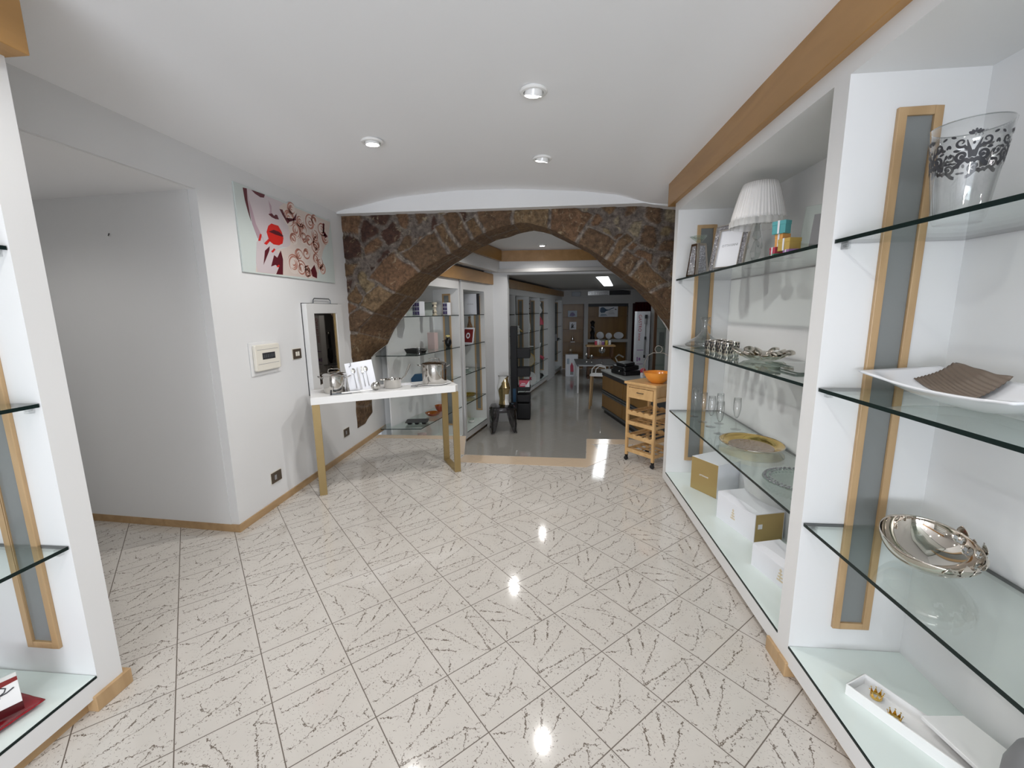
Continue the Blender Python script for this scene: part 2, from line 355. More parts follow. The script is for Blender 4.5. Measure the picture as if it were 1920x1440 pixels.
def dup(root,loc=None,rz=None,label=None,group=None):
    r=root.copy(); COL.objects.link(r)
    if loc is not None: r.location=loc
    if rz is not None: r.rotation_euler=(0,0,rz)
    if label: r['label']=label
    if group: r['group']=group
    for ch in list(root.children):
        c=ch.copy(); COL.objects.link(c); c.parent=r
        for g in ch.children:
            d=g.copy(); COL.objects.link(d); d.parent=c
    return r
def text(name,body,size,matl,parent,loc,rot,thick=.0004,align='CENTER',lsp=1.0):
    c=bpy.data.curves.new(name,'FONT'); c.body=body; c.size=size; c.extrude=thick; c.align_x=align; c.align_y='CENTER'; c.space_line=lsp
    o=bpy.data.objects.new(name+'_curve',c); COL.objects.link(o)
    dg=bpy.context.evaluated_depsgraph_get(); me=bpy.data.meshes.new_from_object(o.evaluated_get(dg))
    bpy.data.objects.remove(o); me.materials.clear(); me.materials.append(M[matl])
    t=bpy.data.objects.new(name,me); COL.objects.link(t); t.parent=parent; t.location=loc; t.rotation_euler=rot; return t
def arc(cx,cz,r,a0,a1,n=12): return [(cx+r*math.cos(a0+(a1-a0)*i/n),cz+r*math.sin(a0+(a1-a0)*i/n)) for i in range(n+1)]
def rrect(w,h,r,n=5,cx=0,cy=0):
    o=[]
    for sx,sy,a in ((1,1,0),(-1,1,PI/2),(-1,-1,PI),(1,-1,3*PI/2)):
        o+=[(cx+sx*(w/2-r)+r*math.cos(a+PI/2*i/n),cy+sy*(h/2-r)+r*math.sin(a+PI/2*i/n)) for i in range(n+1)]
    return o
def rad(d): return math.radians(d)

# ================================================================ THE SETTING
ZL=-.57                                            # the rooms beyond the arch lie lower, down a few steps
TH=math.atan(.203); UH=Vector((math.cos(TH),-math.sin(TH),0)); VH=Vector((math.sin(TH),math.cos(TH),0)); OB=Vector((-1.37,6.68,ZL))
def B(u,v,z=0): p=OB+UH*u+VH*v; return (p.x,p.y,ZL+z)
def Bxy(u,v): p=B(u,v); return (p[0],p[1])

def ceil_z(x):
    xs=[-2.3,-2.24,-2.15,-1.53,-.96,-.4,.24,.6,.97,1.6]; zs=[2.57,2.585,2.61,2.715,2.752,2.748,2.705,2.66,2.565,2.5]
    for i in range(len(xs)-1):
        if x<=xs[i+1]:
            t=(x-xs[i])/(xs[i+1]-xs[i]); t=max(0,min(1,t)); t=t*t*(3-2*t)*.3+t*.7
            return zs[i]+(zs[i+1]-zs[i])*t
    return zs[-1]
mb=MB(); mb.grid(lambda a,b:(-2.26+3.76*a,-4.3+8.93*b,ceil_z(-2.26+3.76*a)),70,8)
mb.box(-2.3,-4.3,2.86,1.5,4.63,2.9); struct('ceiling',mb,'ceil',smooth=True)
# upper floor: ends at a stair edge
mb=MB().prism([(-4.0,-4.4),(1.6,-4.4),(1.6,5.07),(.43,5.07),(.365,4.36),(-.95,4.42),(-1.07,5.12),(-4.0,5.12)],ZL,0)
struct('floor',mb,'floor')
# beige border along the stair edge
mb=MB()
for poly in ([(-.94,4.405),(.37,4.355),(.35,4.10),(-.98,4.18)],[(.37,4.355),(.35,4.10),(.58,4.36),(.50,4.80),(.455,4.86),(.432,5.06)],
             [(.432,5.06),(.455,4.86),(1.6,4.90),(1.6,5.06)],[(-1.07,5.11),(-2.2,5.11),(-2.2,4.98),(-1.20,4.97),(-1.02,4.42),(-.955,4.42)]):
    mb.prism(poly,.0002,.0022)
struct('trim_1',mb,'border')
mb=MB().box(-.94,4.43,ZL,.40,4.73,-.19).box(-.94,4.73,ZL,.42,5.04,-.38); struct('stair_1',mb,'floor2')
mb=MB().box(-3.2,5.0,ZL-.05,6.5,15.6,ZL); struct('floor_back',mb,'floor2')
# left wall with alcove
mb=MB()
mb.box(-2.30,2.67,0,-2.24,5.45,2.62); mb.box(-2.30,1.38,2.337,-2.24,2.67,2.62); mb.box(-2.30,-4.3,0,-2.24,1.38,2.62)
struct('wall_left',mb,'wall')
mb=MB().prism([(-2.30,2.665),(-2.30,2.80),(-3.95,2.93),(-3.95,2.79)],0,2.34); struct('wall_alcove_back',mb,'wall')
mb=MB().box(-3.98,1.2,0,-3.9,2.95,2.34); mb.box(-3.95,1.2,0,-2.25,1.3,2.34); struct('wall_alcove_side',mb,'wall')
mb=MB().box(-3.98,1.2,2.335,-2.26,2.95,2.40); struct('ceiling_alcove',mb,'ceil')
# skirting
mb=MB().box(-2.24,2.655,0,-2.228,5.42,.055); struct('baseboard_left',mb,'base')
mb=MB().prism([(-2.228,2.655),(-2.24,2.668),(-3.90,2.795),(-3.90,2.783)],0,.055); struct('baseboard_alcove',mb,'base')
# wall above the arch (plaster lunette overhanging the stone a little)
top=[(-2.235+ (1.46+2.235)*i/40) for i in range(41)]
mb=MB(); poly=[(x,ceil_z(x)+.01) for x in top]+[(1.46,ceil_z(1.46)-.02),(1.0,2.55),(.9,2.57),(-2.235,2.57)]
mb.prismf(poly,lambda p,q,w:(p,w,q),4.49,4.64); struct('wall_front',mb,'wall')

# ---- rubble stone arch
ARC= [(-2.241, 1.146), (-2.141, 1.384), (-1.931, 1.569), (-1.675, 1.784), (-1.464, 1.949), (-1.247, 2.073), (-1.069, 2.162), (-0.893, 2.261), (-0.732, 2.348), (-0.522, 2.411), (-0.321, 2.447), (-0.25, 2.445), (-0.024, 2.38), (0.212, 2.252), (0.415, 2.152), (0.58, 2.042), (0.756, 1.92), (0.939, 1.783), (1.107, 1.628), (1.262, 1.435)]
ARC=[(-2.24,1.02)]+[p for p in ARC if p[0]>-2.235]+[(1.44,1.15)]
BARC= [(-2.211, 1.031), (-2.03, 1.164), (-1.93, 1.348), (-1.77, 1.541), (-1.621, 1.699), (-1.452, 1.898), (-1.178, 2.085), (-0.903, 2.255), (-0.647, 2.369), (-0.397, 2.433), (-0.205, 2.457), (0.004, 2.41), (0.236, 2.303), (0.439, 2.192), (0.593, 2.058), (0.747, 1.935), (0.97, 1.781), (1.145, 1.602), (1.365, 1.287)]
BARC=[(-2.24,1.0)]+[p for p in BARC if p[0]>-2.235]+[(1.46,1.15)]
def resample(P,n):
    L=[0]
    for a,b in zip(P,P[1:]): L.append(L[-1]+math.dist(a,b))
    out=[];j=0
    for i in range(n+1):
        d=L[-1]*i/n
        while j<len(P)-2 and L[j+1]<d: j+=1
        t=(d-L[j])/(L[j+1]-L[j]); out.append((P[j][0]+(P[j+1][0]-P[j][0])*t,P[j][1]+(P[j+1][1]-P[j][1])*t,d))
    return out
NA=430; NR=74; RA=resample(ARC,NA); RB=resample(BARC,NA)
rs=random.Random(11)
joints=[0]
while joints[-1]<RA[-1][2]: joints.append(joints[-1]+rs.choice((.13,.17,.24,.30,.36))*rs.uniform(.9,1.1))
depths=[rs.uniform(.20,.42) for _ in joints]
cells=[]
_t=0
while len(cells)<150 and _t<9000:
    _t+=1; p=(rs.uniform(-2.3,1.5),rs.uniform(1.0,2.62)); 
    if all(math.dist(p,(c[0],c[1]))>.095+.05*c[2] for c in cells): cells.append((p[0],p[1],rs.random(),rs.random(),rs.random()))
pal=[(.125,.075,.038),(.105,.062,.034),(.15,.098,.052),(.055,.025,.017),(.17,.125,.07),(.215,.175,.115),(.11,.066,.036),(.14,.078,.042)]
MORT=(.155,.125,.105)
def mixc(a,b,t): t=max(0,min(1,t)); return tuple(x+(y-x)*t for x,y in zip(a,b))
def stone_at(x,z,s,d,face=True):
    "colour and relief for a point: s = length along the arch, d = distance outwards from the arch line"
    wx=noise.noise(Vector((x*5,z*5,0)))*.05+noise.noise(Vector((x*17,z*17,4)))*.012; wz=noise.noise(Vector((x*5+9,z*5,3)))*.045+noise.noise(Vector((x*15,z*15,6)))*.012
    ss=s+wx*.6+.10*d*math.sin(s*7.3)
    j=max(0,sum(1 for q in joints if q<=ss)-1); j=min(j,len(joints)-2)
    dd=depths[j]; rid=0
    if d<dd+wz:
        e=min(ss-joints[j],joints[j+1]-ss,(dd+wz-d)); c=pal[(0,1,6,0,7,1,2)[(j*5+3)%7]]
        w0=.006+.008*(1+noise.noise(Vector((x*4,z*4,11)))); k=max(0,min(1,(e-w0)/.010)); rid=max(0,1-abs(e-w0*.5)/.007); h=.006+.016*k
    else:
        best=sorted(((math.dist((x+wx,z+wz),(c[0],c[1])),c) for c in cells),key=lambda q:q[0])[:2]
        e=(best[1][0]-best[0][0]); c=best[0][1]; size=.012+.075*c[3]**1.5
        k=max(0,min(1,(e-size)/.016)); rid=max(0,1-abs(e-size*.75)/.010)*(.7 if c[2]>.4 else 0); h=.018*k*(.4+c[2]); c=pal[int(c[4]*8)%8]
    q=.5+.5*noise.noise(Vector((x*9,z*9,2)))
    m=mixc(MORT,(.10,.082,.07),q); m=mixc(m,(.30,.26,.215),.6*rid)
    return mixc(m,c,k), h+.004*rid
Y0=4.62; CX,CZ=-.35,1.0
def outer(x,z):
    dx,dz=x-CX,z-CZ; t=1e9
    if dx<0: t=min(t,(-2.243-CX)/dx)
    if dx>0: t=min(t,(1.47-CX)/dx)
    if dz>0: t=min(t,(2.60-CZ)/dz)
    return (CX+dx*t,CZ+dz*t)
vs=[];cs=[]
for i in range(NA+1):
    x0,z0,s=RA[i]; x1,z1=outer(x0,z0)
    x1=max(x1,-2.243)
    for k in range(NR+1):
        b=(k/NR); x=x0+(x1-x0)*b; z=z0+(z1-z0)*b; d=math.dist((x,z),(x0,z0))
        # keep joints straight and radial by correcting for the slanted sweep
        c,h=stone_at(x,z,s,d); 
        h+=.006*noise.noise(Vector((x*14,z*14,0))); 
        if k==0: h=0
        vs.append((x,Y0-h,z)); cs.append(c)
fs=[(i*(NR+1)+k,(i+1)*(NR+1)+k,(i+1)*(NR+1)+k+1,i*(NR+1)+k+1) for i in range(NA) for k in range(NR)]
ND=14; base=len(vs); YB=5.15
for i in range(NA+1):
    x0,z0,s=RA[i]
    tx=RA[min(i+1,NA)][0]-RA[max(i-1,0)][0]; tz=RA[min(i+1,NA)][1]-RA[max(i-1,0)][1]; l=math.hypot(tx,tz); nx,nz=tz/l,-tx/l
    for k in range(ND+1):
        b=k/ND; y=Y0+(YB-Y0)*b; j=max(0,sum(1 for q in joints if q<=s)-1)
        e=min(s-joints[j],joints[min(j+1,len(joints)-1)]-s) if j<len(joints)-1 else .1
        rowe=abs(((b+(j%2)*.5)%1)-.5)*.46 if j%3 else 1
        kk=max(0,min(1,(min(e,rowe)-.002)/.008)); c=mixc((.13,.10,.08),pal[(0,1,6)[j%3]],kk)
        h=.012*noise.noise(Vector((s*5,y*5,7)))+.016*noise.noise(Vector((s*1.7,y*2,2)))*b
        if k==0: h=0
        xx=x0+(RB[i][0]-x0)*b; zz=z0+(RB[i][1]-z0)*b
        vs.append((max(xx+nx*h,-2.243),y,zz+nz*h)); cs.append(tuple(q*1.25 for q in c))
fs+=[(base+i*(ND+1)+k,base+i*(ND+1)+k+1,base+(i+1)*(ND+1)+k+1,base+(i+1)*(ND+1)+k) for i in range(NA) for k in range(ND)]
# back side of the wall
base=len(vs)
for i in range(NA+1):
    x0,z0,s=RB[i]; x1,z1=outer(x0,z0); vs+= [(x0,YB,z0),(x1,YB,z1+.06)]; cs+=[(.6,.6,.58)]*2
fs+=[(base+2*i,base+2*i+1,base+2*i+3,base+2*i+2) for i in range(NA)]
# lower left pier face lying in the left wall plane
base=len(vs); NP=40; NQ=60
for i in range(NP+1):
    for k in range(NQ+1):
        a=i/NP; b=k/NQ
        z=.22+.83*b; lo=4.60-.02*noise.noise(Vector((0,z*6,1)))
        hi=5.04+.10*b*b+.05*noise.noise(Vector((4,z*4,1)))-(.0 if b>.12 else (.12-b)*2.2)
        y=lo+(hi-lo)*a; zz=z-.07*(1-b)*a*0
        e=min(a,1-a,b*1.2)*.5
        q=noise.noise(Vector((y*6,z*5,3))); c=mixc(pal[0],pal[1],.5+q); 
        r=abs(((z*3.1+.3*noise.noise(Vector((y*2,z,8))))%1)-.5)
        if r<.035: c=mixc(c,MORT,.6)
        h=.004+.012*min(1,e*12)+.008*q
        if min(a,1-a)<1e-6 or k==0: h=-.02
        vs.append((-2.24+h,y,zz)); cs.append(c)
fs+=[(base+i*(NQ+1)+k,base+i*(NQ+1)+k+1,base+(i+1)*(NQ+1)+k+1,base+(i+1)*(NQ+1)+k) for i in range(NP) for k in range(NQ)]
me=bpy.data.meshes.new('stone_arch'); me.from_pydata(vs,[],fs); me.materials.append(M['stone'])
ca=me.color_attributes.new('stone','FLOAT_COLOR','POINT')
for i,c in enumerate(cs): ca.data[i].color=(*c,1)
for p in me.polygons: p.use_smooth=True
o=bpy.data.objects.new('wall_arch',me); COL.objects.link(o); o['kind']='structure'

# right side walls between the display cabinets and the arch, and room behind the camera
mb=MB().box(1.46,3.75,0,1.52,5.1,2.62).box(1.46,-4.3,0,1.52,3.75,2.62); struct('wall_right',mb,'wall')
mb=MB().box(-2.3,-4.37,0,1.52,-4.3,.45).box(-2.3,-4.37,2.45,1.52,-4.3,2.8).box(-2.3,-4.37,.45,-1.95,-4.3,2.45).box(1.2,-4.37,.45,1.52,-4.3,2.45)
struct('wall_back',mb,'wall')
mb=MB().box(-1.95,-4.35,.45,1.2,-4.31,.50).box(-1.95,-4.35,2.40,1.2,-4.31,2.45).box(-.42,-4.35,.5,-.36,-4.31,2.4)
struct('window_1',mb,'darkwood')
# cornice beams over the cabinets
mb=MB().box(.965,-4.3,2.388,1.06,3.86,2.60); struct('trim_2',mb,'beam',bevel=.003)
mb=MB().box(-2.0,-4.3,2.40,-1.717,1.42,2.70); struct('trim_3',mb,'beam',bevel=.003)

# ---- rooms beyond the arch
mb=MB().box(-3.0,4.9,2.64,3.2,8.3,2.70); struct('ceiling_middle',mb,'ceil')
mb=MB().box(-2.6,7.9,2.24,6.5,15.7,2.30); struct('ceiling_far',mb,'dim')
hd=rad(4.3); hx,hy=math.cos(hd),math.sin(hd)
jx,jy=-.81,8.0
# header over the wide opening and the pillar at its left
mb=MB().prism([(jx-.02,jy),(jx+hx*4.2,jy+hy*4.2),(jx+hx*4.2-.02,jy+hy*4.2+.2),(jx-.02,jy+.2)],2.206,2.66)
mb.prism([(jx+hx*3.0,jy+hy*3.0),(jx+hx*4.2,jy+hy*4.2),(jx+hx*4.2,jy+hy*4.2+.2),(jx+hx*3.0,jy+hy*3.0+.2)],ZL,2.3)
struct('wall_header',mb,'wall')
mb=MB().prism([Bxy(-.02,.99),Bxy(0,.99),(-1.075,7.96),(jx,jy),(jx+.01,jy+.2),Bxy(-.3,1.75)],ZL,2.66); struct('wall_pillar',mb,'wall')
# walls behind the left cabinets and beyond
mb=MB().prism([(-2.31,5.44),(-2.24,5.44),Bxy(-.46,-1.0),Bxy(-.46,9.2),Bxy(-.60,9.2),Bxy(-.60,-1.2)],ZL,2.66); struct('wall_middle_left',mb,'wall')
# bulkhead over the cabinets in the middle room, with its wood cornice
mb=MB().prism([Bxy(-.52,-1.6),Bxy(.16,-1.6),Bxy(.16,1.33),Bxy(-.52,1.33)],2.25,2.65); struct("wall_bulkhead",mb,'wall')
mb=MB().prism([Bxy(.16,-1.6),Bxy(.19,-1.6),Bxy(.215,1.30),Bxy(.16,1.33)],2.44,2.63)
struct('trim_4',mb,'beam')
mb=MB().prism([(jx-.05,jy-.035),(jx+hx*3.0,jy+hy*3.0-.035),(jx+hx*3.0,jy+hy*3.0),(jx-.05,jy)],2.44,2.63)
mb.prism([(jx-.36,jy-.02-.035),(jx-.05,jy-.035),(jx-.05,jy),(jx-.36,jy-.02)],2.44,2.63)
struct('trim_5',mb,'beam')
mb=MB().prism([Bxy(0,-1.6),Bxy(.045,-1.6),Bxy(.045,1.36),Bxy(0,1.36)],2.60+ZL,2.785+ZL); struct('trim_6',mb,'beam')
mb=MB().prism([Bxy(0,1.6),Bxy(.045,1.6),Bxy(.045,8.9),Bxy(0,8.9)],2.59+ZL,2.76+ZL); struct('trim_7',mb,'beam')
# right wall of the lower rooms and the far wall
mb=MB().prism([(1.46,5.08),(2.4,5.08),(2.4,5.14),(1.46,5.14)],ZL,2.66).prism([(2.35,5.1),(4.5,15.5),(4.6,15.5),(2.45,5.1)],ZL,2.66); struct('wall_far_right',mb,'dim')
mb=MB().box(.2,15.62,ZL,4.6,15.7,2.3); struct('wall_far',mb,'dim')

# ================================================================ DISPLAY CABINETS
def cabinet(label,loc,rz,y0,y1,depth=.435,t0=.042,t1=.042,zf=.055,zb=.14,zt=2.32,ztop=2.40,toe=.05,strip=None,clips=(),skirt=None,back=True,near=True,wallmat='cab',z0=0):
    c=T('display_cabinet',label,'cabinet',loc,rz,'white built-in display cabinets')
    if back: mk('back_panel',MB().box(depth,y0-t0+.001,z0,depth+.02,y1+t1-.001,ztop-.001),'wall',c)
    mk('side_panel',MB().box(0,y0-t0,zf,depth,y0,ztop),wallmat,c)
    if near: mk('side_panel',MB().box(0,y1,zf,depth,y1+t1,ztop),wallmat,c)
    mk('top_panel',MB().box(0,y0,zt,depth,y1,ztop),wallmat,c)
    mk('base_box',MB().box(0,y0,zf,depth,y1,zb-.011),wallmat,c)
    g=MB().box(.003,y0+.002,zb-.011,depth,y1-.002,zb); g.mi(1).box(-.001,y0+.002,zb-.010,.003,y1-.002,zb-.001)
    mk('glass_base_plate',g,['basegl','edge'],c)
    mk('toe_board',MB().box(toe,y0-t0,0,toe+.015,y1+t1,zf-.001),'base',c)
    for a,b in (skirt or []): mk('skirting_block',MB().box(-.013,a,0,.05,b,.068),'strip',c,bevel=.003)
    if strip:
        yy,sg,x0,x1,za,zc=strip; w=.027
        f=MB(); 
        for bx in ((x0,za,x0+w,zc),(x1-w,za,x1,zc),(x0+w,za,x1-w,za+w),(x0+w,zc-w,x1-w,zc)):
            f.box(bx[0],min(yy,yy+sg*.014),bx[1],bx[2],max(yy,yy+sg*.014),bx[3])
        fr=mk('strip_light_frame',f,'strip',c,bevel=.002)
        mk('frosted_pane',MB().box(x0+w,min(yy,yy+sg*.004),za+w,x1-w,max(yy,yy+sg*.004),zc-w),'frost',fr)
    for (z,ys) in clips:
        for y,s in ys:
            k=MB().box(.03,min(y,y+s*.018),z-.034,.052,max(y,y+s*.018),z-.0105); k.tube([(.041,y,z-.022),(.041,y+s*.02,z-.022)],.005,8)
            mk('shelf_clip',k,'clear',c)
    return c
def shelf(label,loc,rz,y0,y1,z,depth=.425,front=.006,t=.0135,group='glass shelves'):
    m_=MB(); m_.cur=0
    vs=[(x,y,zz) for zz in (z-t,z) for y in (y0+.003,y1-.003) for x in (front,depth)]
    n=len(m_.v); m_.v+=vs
    for f,i in (((0,2,3,1),0),((4,5,7,6),0),((0,1,5,4),1),((2,6,7,3),1),((0,4,6,2),1),((1,3,7,5),1)): m_.f.append(list(f)); m_.m.append(i)
    o=mk('glass_shelf',m_,['glass','edge'],loc=loc,rot=(0,0,rz)); return tag(o,label,'shelf',group)
ZS=(1.785,1.248,.700)
R0=(1.0,0,0)
cabinet('tall white right-hand cabinet holding the gold tray, flutes and white lamp',R0,0,1.77,3.66,t0=.0425,t1=.09,strip=(3.66,-1,.150,.300,.255,2.20),
    skirt=[(1.728,1.832)],clips=[(z,[(3.66,-1)]) for z in ZS])
cabinet('tall white display cabinet on the right nearest the camera, with the patterned glass bucket',R0,0,-.4,1.685,t0=.042,t1=.0425,strip=(1.685,-1,.157,.297,.243,2.205),
    clips=[(z,[(1.685,-1)]) for z in ZS],toe=.035,skirt=[(1.672,1.7272)])
cabinet('tall white display cabinet on the left edge with the red tray',(-1.8,0,0),PI,-1.318,.4,t0=.092,t1=.04,strip=(-1.318,1,.123,.262,.262,2.2),
    skirt=[(-1.435,-1.29)],clips=[(z,[(-1.318,1)]) for z in ZS],toe=.03)
nm=('upper','middle','lower')
for n,z in zip(nm,ZS):
    w={'upper':'under the white lamp and picture frame','middle':'under the decanter and silver leaf dish','lower':'under the champagne flutes and gold tray'}[n]
    shelf('%s clear glass shelf of the right cabinet, %s'%(n,w),R0,0,1.77,3.66,z)
for n,z in zip(nm,ZS):
    w={'upper':'under the patterned glass bucket','middle':'under the white boat-shaped platter','lower':'under the shiny silver bowl'}[n]
    shelf('%s clear glass shelf nearest the camera on the right, %s'%(n,w),R0,0,-.4,1.685,z)
for n,z in zip(nm,ZS):
    shelf('%s clear glass shelf in the cabinet at the left edge'%n,(-1.8,0,0),PI,-1.318,.4,z)

# ---------------------------------------------------------------- things in the far bay of the right cabinet
def mirror_tower():
    t=T('candle_holder','tapering mirrored candle holder with crystal sides and a star-shaped glass dish on top','candle holder',(1.10,3.44,ZS[0]),rad(20)); t.scale=(1.06,1.06,1.04)
    def fr(w,z): return [(-w,-w,z),(w,-w,z),(w,w,z),(-w,w,z)]
    b=MB(); b.add(fr(.055,.0)+fr(.036,.235),[(0,1,2,3),(4,5,6,7),(0,1,5,4),(1,2,6,5),(2,3,7,6),(3,0,4,7)]); mk('body',b,'silver',t,bevel=.004)
    for k in range(4):
        q=MB(); d=.0565; q.add([(-.034,-d,.015),(.034,-d,.015),(.020,-.0395,.215),(-.020,-.0395,.215),(-.034,-d+.012,.015),(.034,-d+.012,.015),(.020,-.028,.215),(-.020,-.028,.215)],[(0,1,2,3),(0,4,5,1),(1,5,6,2),(2,6,7,3),(3,7,4,0)])
        mk('crystal_inlay',q,'sparkle',t,rot=(0,0,PI/2*k))
    s=MB(); s.lathe([(.012,.235),(.022,.25),(.055,.285),(.050,.287),(.02,.262),(.0,.26)],20,wob=lambda a,r,z:1+.16*math.cos(5*a)*(r>.03)); mk('glass_dish',s,'gglass',t)
mirror_tower()
def photo_frame():
    t=T('framed_photo','silver photo frame with crushed crystal border standing on the upper right shelf','frame',(1.165,3.085,ZS[0]),0,rot=(rad(-12),0,rad(-58))); t.scale=(1.2,1.2,1.15)
    w,h=.105,.285; f=MB()
    for (a,b,c,d) in ((-w,0,-w+.004,h),(w-.004,0,w,h),(-w,0,w,.004),(-w,h-.004,w,h)): f.box(a,-.011,b,c,.006,d)
    mk('outer_rim',f,'silver',t)
    f=MB()
    for (a,b,c,d) in ((-w+.004,.004,-w+.030,h-.004),(w-.030,.004,w-.004,h-.004),(-w+.03,.004,w-.03,.030),(-w+.03,h-.03,w-.03,h-.004)): f.box(a,-.009,b,c,.006,d)
    mk('crystal_border',f,'sparkle',t)
    f=MB()
    for (a,b,c,d) in ((-w+.030,.030,-w+.034,h-.03),(w-.034,.03,w-.030,h-.03),(-w+.034,.03,w-.034,.034),(-w+.034,h-.034,w-.034,h-.03)): f.box(a,-.013,b,c,.006,d)
    mk('inner_rim',f,'silver',t)
    c=mk('insert',MB().box(-w+.034,-.004,.034,w-.034,.004,h-.034),'paper',t)
    text('lettering','OTTAVIANI',.019,'greyink',t,(0,-.0046,.16),(PI/2,0,0))
photo_frame()
def table_lamp():
    t=T('table_lamp','table lamp with cut crystal stem and white pleated shade on upper right shelf','lamp',(1.215,2.77,ZS[0]))
    mk('foot',MB().lathe([(.055,0),(.058,.008),(.05,.014),(.02,.02),(.012,.03)],28),'chrome',t,smooth=True)
    b=MB(); b.lathe([(.010,.03),(.02,.05),(.032,.09),(.016,.15),(.008,.165)],6); mk('stem',b,'crystal',t)
    b=MB(); b.lathe([(.012,.165),(.026,.18),(.022,.20),(.014,.24),(.008,.262)],6); mk('stem',b,'crystal',t)
    mk('collar',MB().lathe([(.007,.262),(.02,.266),(.021,.30),(.012,.304)],20),'chrome',t,smooth=True)
    for k in range(3):
        a=k*2.1+.4; b=MB().tube([(.024*math.cos(a),.024*math.sin(a),.262),(.04*math.cos(a),.04*math.sin(a),.20),(.044*math.cos(a),.044*math.sin(a),.15)],.0012,6)
        b.lathe([(0,.11),(.008,.125),(.003,.15)],6,(.044*math.cos(a),.044*math.sin(a),0)); mk('crystal_drop',b,'crystal',t)
    N=96
    pr=[(.142,.272),(.138,.30),(.124,.36),(.106,.43),(.090,.478)]
    b=MB(); b.lathe(pr+[(r-.003,z) for r,z in pr[::-1]],N*2,close=True,wob=lambda a,r,z:1+.022*math.cos(a*48)+.008*math.sin(a*31)); sh=mk('shade',b,'shade',t,smooth=True,sharp=False)
    b=MB(); b.lathe([(.152,.236),(.150,.268),(.143,.276)],N*2,wob=lambda a,r,z:1+.018*math.cos(a*24)); b.f=b.f[:-2]; b.m=b.m[:-2]; mk('organza_trim',b,'organza',sh,smooth=True)
table_lamp()
for i,(dx,dy,z,sx,sy,sz,m_,lab) in enumerate([(0,.03,0,.05,.05,.028,'greenc','small dark green gift box at the bottom of the stack of little boxes'),
        (0,-.075,0,.05,.045,.032,'purplec','small purple gift box at the bottom of the stack of little boxes'),
        (0,.045,.028,.04,.035,.028,'redc','small red gift box on the dark green box in the little stack'),
        (0,-.045,.032,.05,.06,.045,'goldc','small gold gift box towards the right of the little stack'),
        (.01,.03,.056,.04,.035,.05,'orangec','small orange gift box in the little stack on the upper shelf'),
        (.0,.025,.106,.035,.055,.05,'tealc','small turquoise gift box topmost of the little stack')]):
    b=T('gift_box',lab,'box',(1.16+dx*1.25,2.345+dy*1.25,ZS[0]+z*1.25),rad(8*i-10),'little coloured boxes on the upper shelf'); b.scale=(1.25,)*3
    mk('box_body',MB().box(-sx/2,-sy/2,0,sx/2,sy/2,sz*.72),m_,b,bevel=.001); mk('lid',MB().box(-sx/2-.001,-sy/2-.001,sz*.68,sx/2+.001,sy/2+.001,sz),m_,b,bevel=.001)
    r=MB().box(-sx/2-.0022,-.004,-.0,-sx/2-.0012,.004,sz).box(-sx/2-.002,-.004,sz+.0001,sx/2,.004,sz+.0012); mk('ribbon',r,'paper',b)
t=T('clock','square frameless clock with grey face leaning on the upper shelf by the post','clock',(1.29,2.20,ZS[0]),0,rot=(rad(-14),0,rad(-48)))
mk('glass_face',MB().box(-.13,-.004,0,.13,.004,.26),'gglass',t,bevel=.002); mk('dial',MB().box(-.085,-.007,.05,.085,-.0041,.21),'greyink',t)
b=MB().box(-.003,-.010,.13,.003,-.0075,.185).box(-.002,-.010,.128,.05,-.0075,.133); b.lathe([(0.008,0),(.008,.003)],12).xf(Matrix.Identity(4)); mk('hands',MB().box(-.003,-.010,.13,.003,-.0075,.185).box(-.002,-.010,.126,.05,-.0075,.132),'ink',t)

def decanter():
    t=T('wine_decanter','clear glass decanter with slender slanted neck and looped handle','decanter',(1.18,3.44,ZS[1])); t.scale=(1.3,1.3,1.0)
    pr=[(.045,0),(.10,.012),(.108,.028),(.085,.055),(.045,.085),(.020,.12),(.014,.16),(.017,.20),(.026,.235)]
    b=MB(); b.shell(pr,.0025,40,wob=lambda a,r,z:1+(.25*max(0,math.cos(a+.9)) if z>.21 else 0)); mk('vessel',b,'clear',t,smooth=True,sharp=False)
    pts=[(0,-.012,.165),(.0,-.05,.185),(.0,-.10,.165),(.0,-.125,.11),(.0,-.11,.05),(0,-.098,.03)]
    P=[];
    for a,b2 in zip(pts,pts[1:]):
        for k in range(4): P.append(tuple(p+(q-p)*k/4 for p,q in zip(a,b2)))
    P.append(pts[-1]); mk('handle',MB().tube(P,.0045,8),'clear',t,smooth=True)
decanter()
def dotted_cup(first=None,loc=None,lab=None):
    if first: return dup(first,loc=loc,label=lab)
    t=T('tumbler',lab,'glass',loc,0,'black and white patterned tumblers')
    b=MB(); b.shell([(.026,0),(.030,.01),(.034,.075)],.002,28); mk('tumbler_body',b,'silver',t,smooth=True)
    b=MB()
    for i in range(12):
        a=2*PI*i/12
        for (z,h) in ((.018,.010),(.042,.012),(.064,.009)):
            r=.030+.004*(z/.075)+.0012; aa=a+(.25 if z==.042 else 0)
            n=10; vs=[(r*math.cos(aa+.15*math.cos(2*PI*k/n)),r*math.sin(aa+.15*math.cos(2*PI*k/n)),z+h*math.sin(2*PI*k/n)) for k in range(n)]
            b.add(vs,[tuple(range(n))])
    mk('dot_pattern',b,'ink',t); return t
tc_=dotted_cup(None,(1.155,3.24,ZS[1]),'tumbler with black dots, nearest the decanter, front row')
